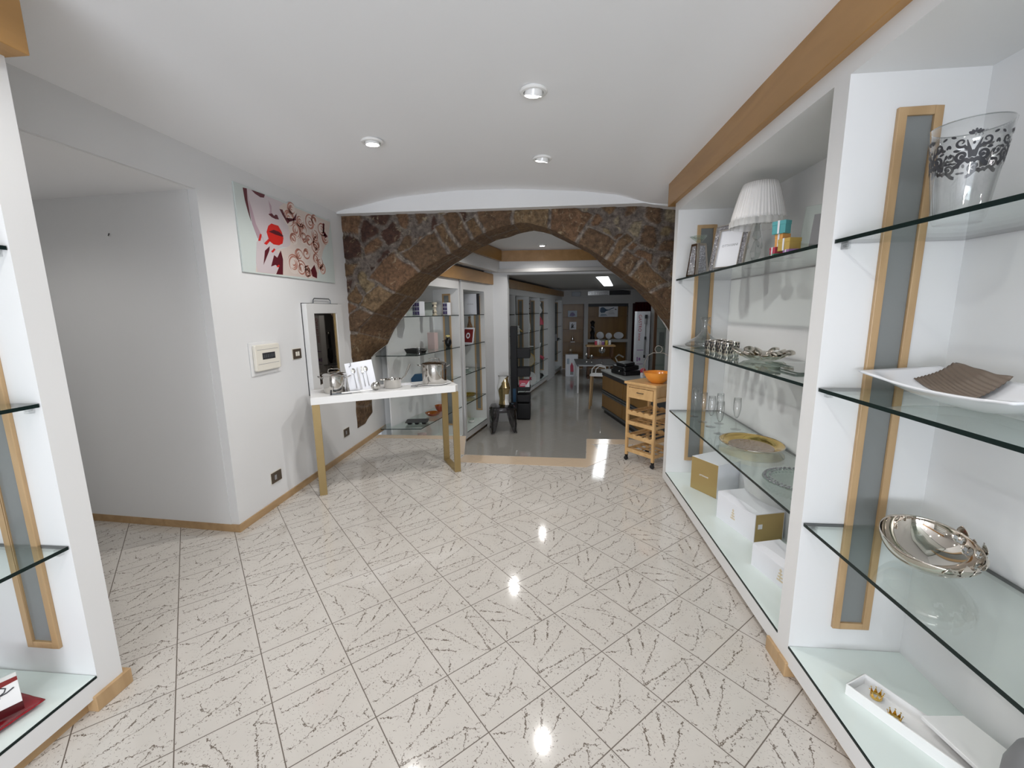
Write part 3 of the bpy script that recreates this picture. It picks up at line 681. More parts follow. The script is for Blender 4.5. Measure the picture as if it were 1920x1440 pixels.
for lo,la in (((1.15,3.13,ZS[1]),'tumbler with black dots, front row, second from the decanter'),((1.25,3.28,ZS[1]),'tumbler with black dots, back row behind the one nearest the decanter'),
              ((1.155,3.02,ZS[1]),'tumbler with black dots, front row, second from the silver leaf dish'),((1.245,3.16,ZS[1]),'tumbler with black dots, back row, middle of the patterned group'),
              ((1.15,2.91,ZS[1]),'tumbler with black dots, front row, nearest the silver leaf dish'),((1.24,3.03,ZS[1]),'tumbler with black dots, back row, nearest the silver leaf dish')):
    dotted_cup(tc_,lo,la)
def leaf_dish():
    t=T('leaf_dish','polished silver dish with a rim of curling metal leaves','dish',(1.22,2.60,ZS[1]),rad(-8))
    b=MB(); b.shell([(.07,0),(.12,.012),(.165,.040)],.003,48,sx=.72,sy=1.15); mk('bowl',b,'silver',t,smooth=True)
    for k in range(12):
        a=2*PI*k/12+.2; cx,cy=.145*.74*math.cos(a),.145*1.15*math.sin(a); b=MB(); ly=.075; 
        def lf(u,v,a=a,k=k):
            s=(u-.5)*2; w=.030*(1-abs(2*v-1)**2)**.7; rr=-.02+ly*v
            z=.030+.03*v+.02*math.sin(PI*v)*(1 if k%2 else .3)-.012*s*s
            x=rr; y=s*w; c,s2=math.cos(a+.5*(-1)**k),math.sin(a+.5*(-1)**k)
            return (cx+(x*c-y*s2),cy+(x*s2+y*c),z)
        b.grid(lf,8,8); mk('metal_leaf',b,'silver',t,smooth=True,solid=.0015,sharp=False)
leaf_dish()
for k,(x,y,s) in enumerate([(1.30,2.33,.13),(1.20,2.12,.12)]):
    b=MB(); b.add([],[]); b.prism(rrect(s*1.9,s*2.1,.01),0,.006); b.prism(rrect(s*1.5,s*1.7,.01),.006,.010)
    o=mk('glass_plate',b,'gglass',loc=(x,y,ZS[1]),bevel=.001); tag(o,['square clear glass plate lying behind the silver leaf dish','square clear glass plate lying beside the cabinet post on the middle shelf'][k],'plate','clear square plates')
# champagne flutes
def flute(first,loc,lab):
    if first: return dup(first,loc=loc,label=lab)
    t=T('champagne_flute',lab,'glass',loc,0,'champagne flutes on the lower shelf')
    mk('foot',MB().lathe([(0,.002),(.033,0),(.034,.002),(.006,.006),(0,.007)],32),'clear',t,smooth=True)
    mk('stem',MB().lathe([(.0055,.005),(.0038,.02),(.0036,.055),(.006,.085)],14),'clear',t,smooth=True)
    b=MB(); b.shell([(.007,.083),(.017,.100),(.0255,.145),(.0265,.175),(.0235,.228)],.0014,32); mk('bowl',b,'clear',t,smooth=True,sharp=False); return t
f0=flute(None,(1.14,3.43,ZS[2]),'champagne flute farthest from the camera, in front of the strip light')
for lo,la in (((1.145,3.26,ZS[2]),'champagne flute second nearest the strip light'),((1.155,3.12,ZS[2]),'champagne flute in the middle of the front row'),((1.148,2.945,ZS[2]),'champagne flute at the front, closest to the gold tray'),
              ((1.305,3.06,ZS[2]),'champagne flute standing alone at the back by the wall'),((1.25,3.22,ZS[2]),'champagne flute behind the middle of the front row')):
    flute(f0,lo,la)
def gold_tray():
    t=T('round_tray','large round gold and silver tray with engraved bottom on the lower shelf','tray',(1.235,2.665,ZS[2]))
    b=MB(); b.lathe([(0,.004),(.13,.002),(.135,0),(.15,.010),(.196,.030),(.200,.030),(.198,.026),(.155,.005)][:0]+[(.12,0),(.150,.003),(.198,.027),(.203,.029),(.204,.032),(.197,.031),(.150,.008),(.145,.005),(0,.005)],64,sx=.86,sy=1.0)
    mk('rim',b,'goldm',t,smooth=True)
    b=MB(); b.lathe([(0,.0052),(.143,.0052),(.143,.0062),(0,.0062)],48,sx=.86); M['engr']=pbr('engraved_silver',(.70,.60,.58),.16,metal=1,bump=1,bscale=70); mk('engraved_plate',b,'engr',t)
    b=MB(); b.tube([(.203*.86*math.cos(a),.203*math.sin(a),.031) for a in [2*PI*k/64 for k in range(64)]],.003,8,True); mk('silver_edge',b,'silver',t,smooth=True)
gold_tray()
def crystal_tray():
    t=T('crystal_tray','round glass plate with a border of cut crystals, partly behind the post','tray',(1.215,2.08,ZS[2]))
    mk('plate',MB().lathe([(.08,0),(.15,.012),(.17,.018),(.168,.022),(.08,.008),(0,.008)],48),'gglass',t,smooth=True)
    b=MB()
    for k in range(44):
        a=2*PI*k/44
        for rr,s in ((.158,.0115),(.136,.0075)):
            c=(rr*math.cos(a),rr*math.sin(a),.024); b.lathe([(0,-s*.6),(s,0),(0,s*.6)],4,c)
    mk('crystal_border',b,'sparkle',t)
crystal_tray()
# boxes on the base
def badge(o,x,y,z,h,rot):
    b=MB()
    for k in range(4): b.prismf([(-.02+.004*k,-.03+.018*k),(.02-.004*k,-.03+.018*k),(.02-.004*k,-.020+.018*k),(-.02+.004*k,-.020+.018*k)],lambda p,q,w:(p,w,q),-.0004,0)
    b.prismf([(-.003,-.03),(.003,-.03),(.003,.04),(-.003,.04)],lambda p,q,w:(p,w,q),-.0008,-.0004)
    M.setdefault('palegold',pbr('pale_gold_print',(.66,.56,.40),.4)); k=mk('printed_emblem',b,'palegold',o,loc=(x,y,z),rot=rot); return k
def gift(lab,loc,rz,w,d,h,sides,textp=None,arch=False):
    "w along local x (the long front), d depth, h height"
    t=T('product_box',lab,'box',loc,rz,'white and gold product boxes on the cabinet base')
    b=MB().box(0,0,0,w,d,h); mk('carton',b,'paper',t,bevel=.0015)
    return t
# square box with a gold front
t=T('product_box','square white box with gold lettered front on the right cabinet base','box',(1.111,3.343,.14),rad(-61),'white and gold product boxes on the cabinet base')
mk('carton',MB().box(0,0.002,0,.25,.27,.262),'paper',t,bevel=.0015); mk('gold_front',MB().box(.002,0,.002,.248,.0019,.260),'goldcard',t)
text('lettering','OTTAVIANI',.016,'paper',t,(.125,-.0006,.135),(PI/2,0,0))
t=T('product_box','long white box with gold end and swooping crease on the right cabinet base','box',(1.132,2.848,.14),rad(-75),'white and gold product boxes on the cabinet base')
def swoop(w,d,h,ins):
    b=MB(); n=14
    vs=[]
    for i in range(n+1):
        x=w*i/n; q=math.sin(PI*i/n); f=.004+ins*.25*q; tp=h-.0*q
        vs+= [(x,0,0),(x,0,h-.02*q),(x,.03+f*1.2,h),(x,d-ins*q,h),(x,d,h-.02*q),(x,d,0)]
    fs=[]
    for i in range(n):
        for k in range(6): fs.append((i*6+k,i*6+(k+1)%6,(i+1)*6+(k+1)%6,(i+1)*6+k))
    fs+=[tuple(range(6))[::-1],tuple(n*6+k for k in range(6))]
    return b.add(vs,fs)
mk('carton',swoop(.354,.20,.187,.05),'paper',t); mk('gold_end',MB().box(.3541,.004,.004,.356,.194,.182),'goldcard',t)
k=MB().box(.3561,.02,.09,.3566,.05,.12); mk('price_sticker',k,'paper',t); badge(t,.16,-.0002,.09,0,(0,0,0))
t=T('product_box','smaller white box with gold edge nearest the post on the right cabinet base','box',(1.112,2.282,.14),rad(-74.6),'white and gold product boxes on the cabinet base')
mk('carton',swoop(.36,.17,.132,.02),'paper',t); mk('gold_end',MB().box(-.004,.004,.002,-.0002,.164,.110),'goldcard',t); badge(t,.20,-.0002,.06,0,(0,0,0))

# ---------------------------------------------------------------- things in the near bay of the right cabinet
def bucket():
    t=T('ice_bucket','large clear glass bucket with black baroque scroll band on the upper shelf','bucket',(1.185,1.428,ZS[0]))
    pr=[(.052,0),(.058,.012),(.068,.10),(.080,.20),(.088,.265)]
    b=MB(); b.shell(pr,.005,64); mk('vessel',b,'clear',t,smooth=True,sharp=False)
    mk('rim_edge',MB().tube([(.0855*math.cos(2*PI*k/64),.0855*math.sin(2*PI*k/64),.2655) for k in range(64)],.0016,6,True),'crystal',t,smooth=True)
    def R(z):
        for (r0,z0),(r1,z1) in zip(pr,pr[1:]):
            if z<=z1: return r0+(r1-r0)*(z-z0)/(z1-z0)+.0008
    def cyl(p,q): # p = distance round, q = height
        r=R(q); a=p/.078; return (r*math.cos(a),r*math.sin(a),q)
    b=MB()
    def ribbon(pts,wf):
        n=len(pts); vs=[]
        for i,(p,q) in enumerate(pts):
            p0,q0=pts[max(i-1,0)]; p1,q1=pts[min(i+1,n-1)]; l=math.hypot(p1-p0,q1-q0) or 1; nx,nq=-(q1-q0)/l,(p1-p0)/l; w=wf(i/(n-1))
            vs+=[cyl(p+nx*w,q+nq*w),cyl(p-nx*w,q-nq*w)]
        b.add(vs,[(2*i,2*i+1,2*i+3,2*i+2) for i in range(n-1)])
    def spiral(cx,cq,r0,a0,turns,s):
        return [(cx+s*(r0*(1-.85*k/22))*math.cos(a0+turns*2*PI*k/22),cq+(r0*(1-.85*k/22))*math.sin(a0+turns*2*PI*k/22)) for k in range(23)]
    def blob(cx,cq,r,e=1,a=0,n=10):
        b.add([cyl(cx+r*math.cos(2*PI*k/n)*math.cos(a)-r*e*math.sin(2*PI*k/n)*math.sin(a),cq+r*math.cos(2*PI*k/n)*math.sin(a)+r*e*math.sin(2*PI*k/n)*math.cos(a)) for k in range(n)],[tuple(range(n))])
    per=2*PI*.078/5
    for m_ in range(5):
        c=m_*per+.03
        for s in (1,-1):
            ribbon(spiral(c+s*.021,.170,.0135,-PI/2,1.25,s),lambda u:.0042*(1-u*.5))
            ribbon(spiral(c+s*.024,.205,.0125,-PI*.75,1.1,s),lambda u:.0034*(1-u*.6))
            ribbon([(c+s*(.003+.034*u),.152+.008*math.sin(u*5)) for u in [k/8 for k in range(9)]],lambda u:.0050)
            ribbon([(c+s*(.002+.012*u),.165+.045*u) for u in [k/6 for k in range(7)]],lambda u:.0052*(1-u)+.0010)
            for (dx,q,r,a) in ((.008,.225,.0045,.6),(.014,.190,.0045,1.0),(.033,.186,.0045,.2),(.044,.176,.0042,1.4),(.040,.222,.004,.5),(.047,.200,.004,1.2),(.045,.156,.004,0)): blob(c+s*dx,q,r*1.45,.55,s*a)
            blob(c+s*.021,.170,.004)
        for (q,r) in ((.158,.006),(.178,.005),(.20,.004)): blob(c,q,r,.7,PI/2)
        for k in range(5): blob(c+.0075*math.sin((k-2)*.7),.222+.008*math.cos((k-2)*.7),.0055,.5,PI/2-(k-2)*.6)
    mk('scroll_band',b,'ink',t)
    a=rad(-118); r=R(.232)+.001
    text('lettering','Argenesi\n9 2 5',.0088,'ink',t,(r*math.cos(a),r*math.sin(a),.222),(PI/2,0,a+PI/2),thick=.0002)
bucket()
def platter():
    t=T('platter','white boat-shaped porcelain platter with ridged taupe insert on the middle shelf','platter',(0,0,0))
    A,Bc,Cc,D=Vector((1.115,1.645,1.318)),Vector((1.10,1.10,1.315)),Vector((1.36,1.06,1.335)),Vector((1.345,1.60,1.34))
    def f(u,v,off=0):
        # u along the length, v across
        s,w=2*u-1,2*v-1
        p=(A*(1-u)+Bc*u)*(1-v)+(D*(1-u)+Cc*u)*v
        k=max(abs(s)**2.6*(1 if s<0 else .55),abs(w)**2.4); zb=ZS[1]+.006
        k=min(1,(abs(s)**5+abs(w)**5)**(.5))
        if s<0: k=min(1,(abs(s)**2.6+abs(w)**4)**.6)
        z=zb+(p.z-zb)*k
        sag=.014*(1-s*s)*k; z-=sag
        pull=.5*(1-k)*.16; c=(A+Bc+Cc+D)/4
        return (p.x+(c.x-p.x)*pull*1.2,p.y,z+off)
    def g(u,v):
        e=.0015; p=Vector(f(u,v)); a=Vector(f(min(1,u+e),v))-Vector(f(max(0,u-e),v)); b=Vector(f(u,min(1,v+e)))-Vector(f(u,max(0,v-e)))
        n=a.cross(b).normalized(); return p,n
    b=MB(); b.grid(lambda u,v:f(u,v),44,30); mk('dish',b,'porc',t,smooth=True,solid=.007,sharp=False)
    b=MB()
    def ins(u,v):
        uu=.13+.33*u; vv=.50+.47*v; p=Vector(f(uu,vv)); p.z+=.008+.020*math.sin(PI*min(1,v*1.0)*.5)+(.0018*math.sin(v*70+u*14)); p.x-=.004*v; return p
    b.grid(ins,20,60); mk('ridged_insert',b,'brown',t,smooth=True,solid=.003,sharp=False)
platter()
def silver_bowl():
    t=T('silver_bowl','mirror-polished silver bowl with leaf cut-outs along its rim, on the lower shelf','bowl',(1.225,1.395,ZS[2]+.002),rad(62))
    def f(a,u):
        r=.135*math.sin(u*PI/2*1.0)**.9; z=.098*(1-math.cos(u*PI/2))**.85
        z+= (.016*math.cos(a-.3) if u>.5 else 0)*(u-.5)*2
        return (r*math.cos(a)*1.14,r*math.sin(a)*.92,z)
    b=MB(); n=84; m_=26
    vs=[f(2*PI*i/n,j/m_) for i in range(n) for j in range(m_+1)]
    holes=[(rad(205),.80),(rad(222),.68),(rad(240),.84),(rad(258),.70),(rad(275),.86),(rad(292),.72),(rad(188),.66),(rad(310),.85)]
    fs=[]
    for i in range(n):
        a=2*PI*(i+.5)/n
        for j in range(m_):
            u=(j+.5)/m_
            if any(((a-ha)/.12)**2+((u-hu)/.075)**2<1 for ha,hu in holes): continue
            i2=(i+1)%n; fs.append((i*(m_+1)+j,i2*(m_+1)+j,i2*(m_+1)+j+1,i*(m_+1)+j+1))
    b.add(vs,fs); mk('vessel',b,'silver',t,smooth=True,solid=.0022,sharp=False)
    for k,(ha,hu) in enumerate(holes):
        b=MB(); r=.137
        def lf(p,q,ha=ha,hu=hu,k=k):
            s=(p-.5)*2; a=ha+.13*s*(1-abs(2*q-1)**1.6); u=min(1.12,hu-.05+.30*q); x,y,z=f(a,min(u,1.0)); e=max(0,u-1)*.12
            o=1+.06*math.sin(PI*q); return (x*o,y*o,z+e+.012*q)
        b.grid(lf,8,8); mk('metal_leaf',b,'silver',t,smooth=True,solid=.0014,sharp=False)
silver_bowl()
# tray with crowns
t=T('napkin_tray','long narrow white tray on the glass base nearest the camera, with two gold crowns','tray',(1.083,1.462,.14),rad(-62))
b=MB(); w,d,h=.42,.115,.042
b.box(0,0,0,w,d,.005); 
for bx in ((0,0,w,.004),(0,d-.004,w,d),(0,.004,.004,d-.004),(w-.004,.004,w,d-.004)): b.box(bx[0],bx[1],.005,bx[2],bx[3],h)
mk('tray_body',b,'white',t,bevel=.001)
def crown(first,loc,rz,lab):
    if first: return dup(first,loc=loc,rz=rz,label=lab)
    t=T('crown_ornament',lab,'crown',loc,rz,'little gold crowns in the tray')
    mk('band',MB().lathe([(.0165,0),(.0180,.002),(.0175,.010),(.0160,.010),(.0155,.002)],32,close=True),'brassy',t,smooth=True)
    for k in range(8):
        a=2*PI*k/8; b=MB(); c,s=math.cos(a),math.sin(a)
        b.add([((.0172)*math.cos(a+o),(.0172)*math.sin(a+o),.009) for o in (-.36,.36)]+[(.0205*c,.0205*s,.026)]+[((.0160)*math.cos(a+o),(.0160)*math.sin(a+o),.009) for o in (-.36,.36)]+[(.0195*c,.0195*s,.026)],[(0,1,2),(3,5,4),(0,2,5,3),(1,4,5,2),(0,3,4,1)])
        b.lathe([(0,-.0026),(.0026,0),(0,.0026)],10,(.0205*c,.0205*s,.0275)); mk('point',b,'brassy',t,smooth=True)
    return t
c0=crown(None,(1.180,1.448,.1455),.3,'small gold crown nearer the far end of the white tray')
crown(c0,(1.178,1.362,.1455),.9,'small gold crown nearer the middle of the white tray')
o=mk('marble_slab',MB().prism([(1.235,1.335),(1.375,1.345),(1.50-.07,1.12),(1.43,1.0),(1.285,1.02)],.184,.199),'white',bevel=.002); tag(o,'white rectangular slab resting across the near end of the long tray','slab')
t=T('grey_vase','grey rounded vase with flat upright neck at the bottom right corner of the photo','vase',(1.262,1.0,.141))
mk('rounded_body',MB().lathe([(.05,0),(.075,.03),(.092,.14),(.090,.22),(.075,.275),(.045,.30),(0,.305)],40),'grey',t,smooth=True); mk('neck',MB().box(-.035,-.03,.295,.05,.03,.43),'grey',t,bevel=.006)

# ---------------------------------------------------------------- left cabinet: red tray and card
t=T('red_tray','glossy red tray lying on the glass base of the left cabinet','tray',(-1.858,1.19,.14),rad(-8))
def rt(u,v):
    x=-.36*u; y=-.40*v; e=max(abs(2*u-1),abs(2*v-1)); z=.004+.014*max(0,(e-.8)/.2)+.0015*noise.noise(Vector((u*9,v*9,0))); return (x,y,z)
b=MB(); b.grid(rt,36,36); mk('tray_body',b,'redtray',t,smooth=True,solid=.004,sharp=False)
t=T('gift_box','white box printed with a dark red chilli pepper, standing in the red tray','box',(-1.890,1.150,.160),rad(58))
mk('box_body',MB().box(-.20,0,0,0,.03,.135),'white',t,bevel=.001)
mk('maroon_base',MB().box(-.2005,-.0012,0,.0008,.0,.032),'maroon',t)
b=MB().prismf([(-.2,.135),(-.2,.10),(-.14,.102),(-.08,.111),(0,.120),(0,.135)],lambda p,q,w:(p,w,q),-.0012,0); mk('maroon_swirl',b,'chili',t)
b=MB().prismf([(-.105,.055),(-.10,.070),(-.080,.082),(-.055,.088),(-.045,.082),(-.055,.068),(-.078,.055),(-.098,.045),(-.115,.035)],lambda p,q,w:(p,w,q),-.0012,0); mk('chilli_picture',b,'chili',t)
b=MB().prismf([(-.05,.085),(-.06,.094),(-.085,.096),(-.075,.088),(-.09,.082),(-.062,.082),(-.045,.076)],lambda p,q,w:(p,w,q),-.0014,-.0002); b.tube([(-.05,-.001,.086),(-.035,-.001,.094),(-.030,-.001,.106),(-.04,-.001,.114),(-.055,-.001,.113)],.0018,6); b.tube([(-.05,-.001,.086),(-.03,-.001,.088),(-.012,-.001,.098)],.0022,6); mk('chilli_stem',b,'ink',t)

# ================================================================ LEFT WALL
t=T('wall_picture','glass picture of a face with red lips and pale roses on the wall','picture',(-2.239,3.0,1.86))
XW=lambda d:(lambda p,q,w:(w,p,q))
mk('glass_board',MB().box(0,-.004,-.004,.012,1.334,.614),'margin',t,bevel=.001)
PL={
 'skin':[(0.087, 0.595), (0.162, 0.606), (0.576, 0.603), (0.497, 0.553), (0.537, 0.514), (0.59, 0.468), (0.605, 0.413), (0.611, 0.371), (0.607, 0.275), (0.565, 0.248), (0.491, 0.237), (0.392, 0.196), (0.245, 0.223), (0.191, 0.26), (0.148, 0.355), (0.135, 0.447)],
 'roses':[(0.576, 0.603), (1.329, 0.596), (1.243, 0.394), (1.143, 0.295), (1.048, 0.118), (0.984, 0.017), (0.452, 0.008), (0.128, 0.005), (0.154, 0.099), (0.186, 0.234), (0.392, 0.196), (0.565, 0.248), (0.607, 0.275), (0.611, 0.371), (0.59, 0.468), (0.497, 0.553)],
 'shade':[(0.129, 0.6), (0.139, 0.522), (0.165, 0.453), (0.189, 0.363), (0.253, 0.27), (0.267, 0.226), (0.191, 0.26), (0.148, 0.355), (0.135, 0.447)],
 'noseshade':[(0.368, 0.577), (0.378, 0.506), (0.361, 0.469), (0.395, 0.483), (0.399, 0.538)],
 'lips':[(0.304, 0.325), (0.334, 0.377), (0.376, 0.402), (0.415, 0.4), (0.46, 0.401), (0.499, 0.359), (0.515, 0.312), (0.496, 0.266), (0.445, 0.245), (0.377, 0.242), (0.326, 0.261)],
 'mouth':[(0.327, 0.332), (0.396, 0.358), (0.463, 0.353), (0.518, 0.33), (0.505, 0.321), (0.413, 0.323)],
 'nostril':[(0.349, 0.467), (0.395, 0.483), (0.421, 0.468), (0.44, 0.483), (0.463, 0.484), (0.48, 0.453), (0.434, 0.447), (0.39, 0.452)],
 'lash':[(0.176, 0.603), (0.331, 0.608), (0.316, 0.581), (0.274, 0.574), (0.216, 0.585)],
 'hair':[(0.087, 0.595), (0.129, 0.6), (0.124, 0.519), (0.137, 0.372), (0.115, 0.436), (0.095, 0.512)],
 'hand':[(0.176, 0.232), (0.244, 0.275), (0.265, 0.219), (0.33, 0.221), (0.392, 0.196), (0.455, 0.162), (0.429, 0.081), (0.361, 0.011), (0.148, 0.007), (0.142, 0.085)],
 'gap1':[(0.224, 0.067), (0.259, 0.178), (0.324, 0.221), (0.313, 0.185), (0.258, 0.111)],
 'gap2':[(0.314, 0.063), (0.368, 0.158), (0.405, 0.142), (0.462, 0.205), (0.48, 0.136), (0.459, 0.012), (0.371, 0.009), (0.415, 0.065), (0.372, 0.082)],
 'nail1':[(0.193, 0.241), (0.222, 0.298), (0.242, 0.295), (0.218, 0.245)],
 'nail2':[(0.257, 0.231), (0.317, 0.274), (0.337, 0.263), (0.288, 0.225)],
 'nail3':[(0.334, 0.181), (0.377, 0.211), (0.393, 0.203), (0.354, 0.174)],
 'nail4':[(0.382, 0.069), (0.419, 0.09), (0.426, 0.077), (0.398, 0.064)],
 'leaf1':[(0.501, 0.54), (0.542, 0.543), (0.581, 0.487), (0.683, 0.501), (0.745, 0.558), (0.721, 0.494), (0.626, 0.464), (0.597, 0.441), (0.535, 0.499)],
 'dark1':[(1.178, 0.559), (1.211, 0.557), (1.191, 0.487), (1.252, 0.446), (1.197, 0.42), (1.164, 0.474)],
 'dark2':[(0.889, 0.087), (0.959, 0.142), (0.993, 0.071), (0.985, 0.021), (0.91, 0.032)],
}
RC=[(0.671, 0.578), (0.707, 0.409), (1.028, 0.554), (1.038, 0.338), (0.631, 0.116), (0.841, 0.232), (0.827, 0.065), (1.057, 0.168), (0.82, 0.36)]
def layer(name,keys,m_,lv):
    b=MB()
    for k in keys: b.prismf(PL[k],lambda p,q,w:(w,p,q),.0122,.0122+.0003*lv)
    return mk(name,b,m_,t)
layer('printed_roses',['roses'],'roses',1); layer('printed_face',['skin'],'skin',2); layer('printed_shading',['shade','noseshade'],'skin2',3)
[layer(a,[k],'dkred',4) for a,k in (('printed_hair','hair'),('printed_lashes','lash'),('printed_nostrils','nostril'),('printed_leaf','leaf1'),('printed_leaf','dark1'),('printed_leaf','dark2'))]; layer('printed_hand',['hand'],'skin',5); layer('printed_finger_gap',['gap1'],'dkred',6); layer('printed_finger_gap',['gap2'],'dkred',6)
layer('printed_lips',['lips'],'lip',7); [layer('printed_nail',['nail%d'%k],'lip',7) for k in (1,2,3,4)]; layer('printed_mouth',['mouth'],'dkred',8)
b=MB(); b2=MB()
rr=random.Random(4)
for i,(cy,cz) in enumerate(RC+[(.72,.2),(1.02,.42),(1.0,.2),(.85,.07),(.62,.5),(1.15,.5),(.78,.5),(.66,.33),(.9,.35),(1.1,.12),(.95,.52),(1.2,.42),(.74,.09),(.83,.44),(1.0,.3)]):
    R=.085 if i==4 else rr.uniform(.05,.075)
    b2.prismf([(cy+R*1.1*math.cos(2*PI*k/20)*(1+.08*math.sin(5*k)),cz+R*math.sin(2*PI*k/20)) for k in range(20)],lambda p,q,w:(w,p,q),.0124,.0127+.00002*i)
    for q in range(5):
        r0=R*(.98-.19*q); a0=rr.uniform(0,6.28); pts=[]
        n=12; o_=[(cy+r0*1.08*math.cos(a0+3.6*k/n),cz+r0*math.sin(a0+3.6*k/n)) for k in range(n+1)]
        i_=[(cy+(r0-.013*math.sin(PI*k/n)-.001)*1.08*math.cos(a0+3.6*k/n),cz+(r0-.013*math.sin(PI*k/n)-.001)*math.sin(a0+3.6*k/n)) for k in range(n,-1,-1)]
        b.prismf(o_+i_,lambda p,q2,w:(w,p,q2),.0132,.0134)
mk('printed_petals',b2,'petal',t); mk('printed_petal_edges',b,'rose2',t)

def mirror():
    t=T('wall_mirror','tall narrow bronze mirror in wide pale frame with wire hanger behind the table','mirror',(-2.236,3.70,.80))
    w,h,f=.66,.84,.12
    b=MB()
    for bx in ((0,0,f,h),(w-f,0,w,h),(f,0,w-f,f*.6),(f,h-f*.75,w-f,h)): b.box(0,bx[0],bx[1],.045,bx[2],bx[3])
    mk('frame',b,'cab',t,bevel=.002)
    mk('back_board',MB().box(-.003,-.006,-.004,-.0002,w+.006,h+.006),'ink',t)
    mk('mirror_glass',MB().box(.02,f,f*.6,.024,w-f,h-f*.75),'mirror',t)
    b=MB()
    for bx in ((f,f*.6,f+.008,h-f*.75),(w-f-.02,f*.6,w-f,h-f*.75)): b.box(.0241,bx[0],bx[1],.032,bx[2],bx[3])
    mk('gilt_slip',b,'gold',t)
    pts=[(.02,.16,h),(.02,.165,h+.035),(.02,.185,h+.05),(.02,.45,h+.05),(.02,.475,h+.035),(.02,.48,h)]
    mk('wire_hanger',MB().tube(pts,.005,8),'railgrey',t,smooth=True)
mirror()
t=T('fuse_box','cream electric fuse box with dark window on the left wall','fuse box',(-2.239,2.985,1.105))
mk('back_plate',MB().box(0,-.02,-.02,.006,.335,.235),'wall',t,bevel=.002); mk('cover',MB().prismf(rrect(.29,.20,.015,cx=.155,cy=.115),lambda p,q,w:(w,p,q),.006,.032),'cream',t,bevel=.006)
mk('window',MB().box(.0321,.085,.10,.0335,.235,.15),'ink',t); b=MB()
for k in range(6): b.box(.0336,.095+.022*k,.112,.036,.110+.022*k,.138)
mk('breaker_row',b,'railgrey',t); mk('seam',MB().box(.0318,.03,.175,.0326,.28,.178).box(.0318,.03,.065,.0326,.28,.068),'greyink',t)
def plate(name,lab,y,z,w,h,n):
    t=T(name,lab,'switch' if 'switch' in name else 'socket',(-2.239,y,z))
    mk('surround',MB().box(0,-.006,-.006,.003,w+.006,h+.006),'cream',t); mk('plate',MB().box(.003,0,0,.009,w,h),'switch',t,bevel=.0015)
    for k in range(n): b=MB().box(.009,w*(.28+.26*k),h*.28,.012,w*(.28+.26*k)+w*.18,h*.72); mk('button' if 'switch' in name else 'insert',b,'cream' if n==2 else 'greyink',t)
plate('light_switch','small dark double light switch between fuse box and mirror',3.50,1.16,.12,.085,2)
plate('power_socket','bronze wall socket low on the left wall, in front of the table leg',3.05,.20,.125,.085,1)
plate('power_socket','bronze wall socket low on the left wall behind the white table, beside the stone',4.27,.22,.12,.085,1)
M['switch2']=pbr('bronze_plate',(.24,.21,.16),.4,metal=.3)
o=mk('wall_nail',MB().tube([(0,0,0),(.03,-.02,.01)],.003,6),'ink',loc=(-2.95,2.715,2.08)); tag(o,'short dark nail sticking out high on the alcove wall','nail')

# ================================================================ WHITE CONSOLE TABLE AND WHAT STANDS ON IT
TA=rad(30)
t=T('console_table','narrow white table with brushed gold frame legs by the left wall','table',(-1.98,3.287,0),TA)
LT,DT,HT=1.27,.40,.862
mk('table_top',MB().prism([(-.005,-.005),(LT-.03,-.005),(LT+.005,.035),(LT+.005,DT),(-.005,DT)],.800,HT),'white',t,bevel=.002)
for x0 in (0,LT-.062):
    b=MB(); w=.06
    b.box(x0,0,0,x0+w,.022,.8).box(x0,DT-.022,0,x0+w,DT,.8).box(x0,.022,0,x0+w,DT-.022,.02).box(x0,.022,.78,x0+w,DT-.022,.8)
    mk('leg_frame',b,'gold',t,bevel=.001)
def on_table(lx,ly): c,s=math.cos(TA),math.sin(TA); return (-1.98+lx*c-ly*s,3.287+lx*s+ly*c,HT)
def pot(lab,lx,ly,r,h,rz,lid=True,cat='pot'):
    t=T('stock_pot',lab,cat,on_table(lx,ly),rz)
    mk('vessel',MB().shell([(r*.97,0),(r,.008),(r,h-.004),(r*1.04,h)],.004,48),'chrome',t,smooth=True)
    for s in (1,-1):
        b=MB(); b.tube([(s*r,-.028,h-.025),(s*(r+.03),-.024,h-.012),(s*(r+.04),0,h-.006),(s*(r+.03),.024,h-.012),(s*r,.028,h-.025)],.0055,8,flat=.7); mk('side_handle',b,'chrome',t,smooth=True)
    if lid:
        l=mk('lid',MB().lathe([(r*1.03,h+.001),(r*1.035,h+.006),(r*.9,h+.016),(r*.5,h+.028),(0,h+.032)],48),'chrome',t,smooth=True)
        b=MB(); b.tube([(-.05,0,h+.026),(-.046,0,h+.05),(-.03,0,h+.056),(.03,0,h+.056),(.046,0,h+.05),(.05,0,h+.026)],.006,8,flat=.8); mk('lid_handle',b,'chrome',l,smooth=True)
    mk('badge',MB().prismf([(-.022,h-.036),(.022,h-.036),(.022,h-.030),(-.022,h-.030)],lambda p,q,w:(r*math.sin(p/r)+0,-(r+w)*math.cos(p/r),q),.0003,.0008),'ink',t)
    return t
pot('polished steel pot with lid at the left end of the white table',.20,.20,.098,.150,rad(20))
pot('large polished steel stock pot with lid at the right end of the white table',1.10,.21,.118,.185,rad(10))
t=T('saucepan','small polished steel saucepan with raised handle between the cutlery card and the large pot','saucepan',on_table(.69,.17),rad(25))
mk('vessel',MB().shell([(.070,0),(.076,.007),(.080,.075),(.086,.082)],.003,48),'chrome',t,smooth=True)
mk('handle',MB().tube([(.075,.02,.06),(.12,.03,.10),(.150,.04,.16),(.170,.045,.205)],lambda u:.010+.008*u,8,flat=.6),'chrome',t,smooth=True)
mk('pouring_lip',MB().tube([(-.07,-.02,.078),(-.105,-.025,.086),(-.07,.02,.078)],.005,8),'chrome',t,smooth=True)
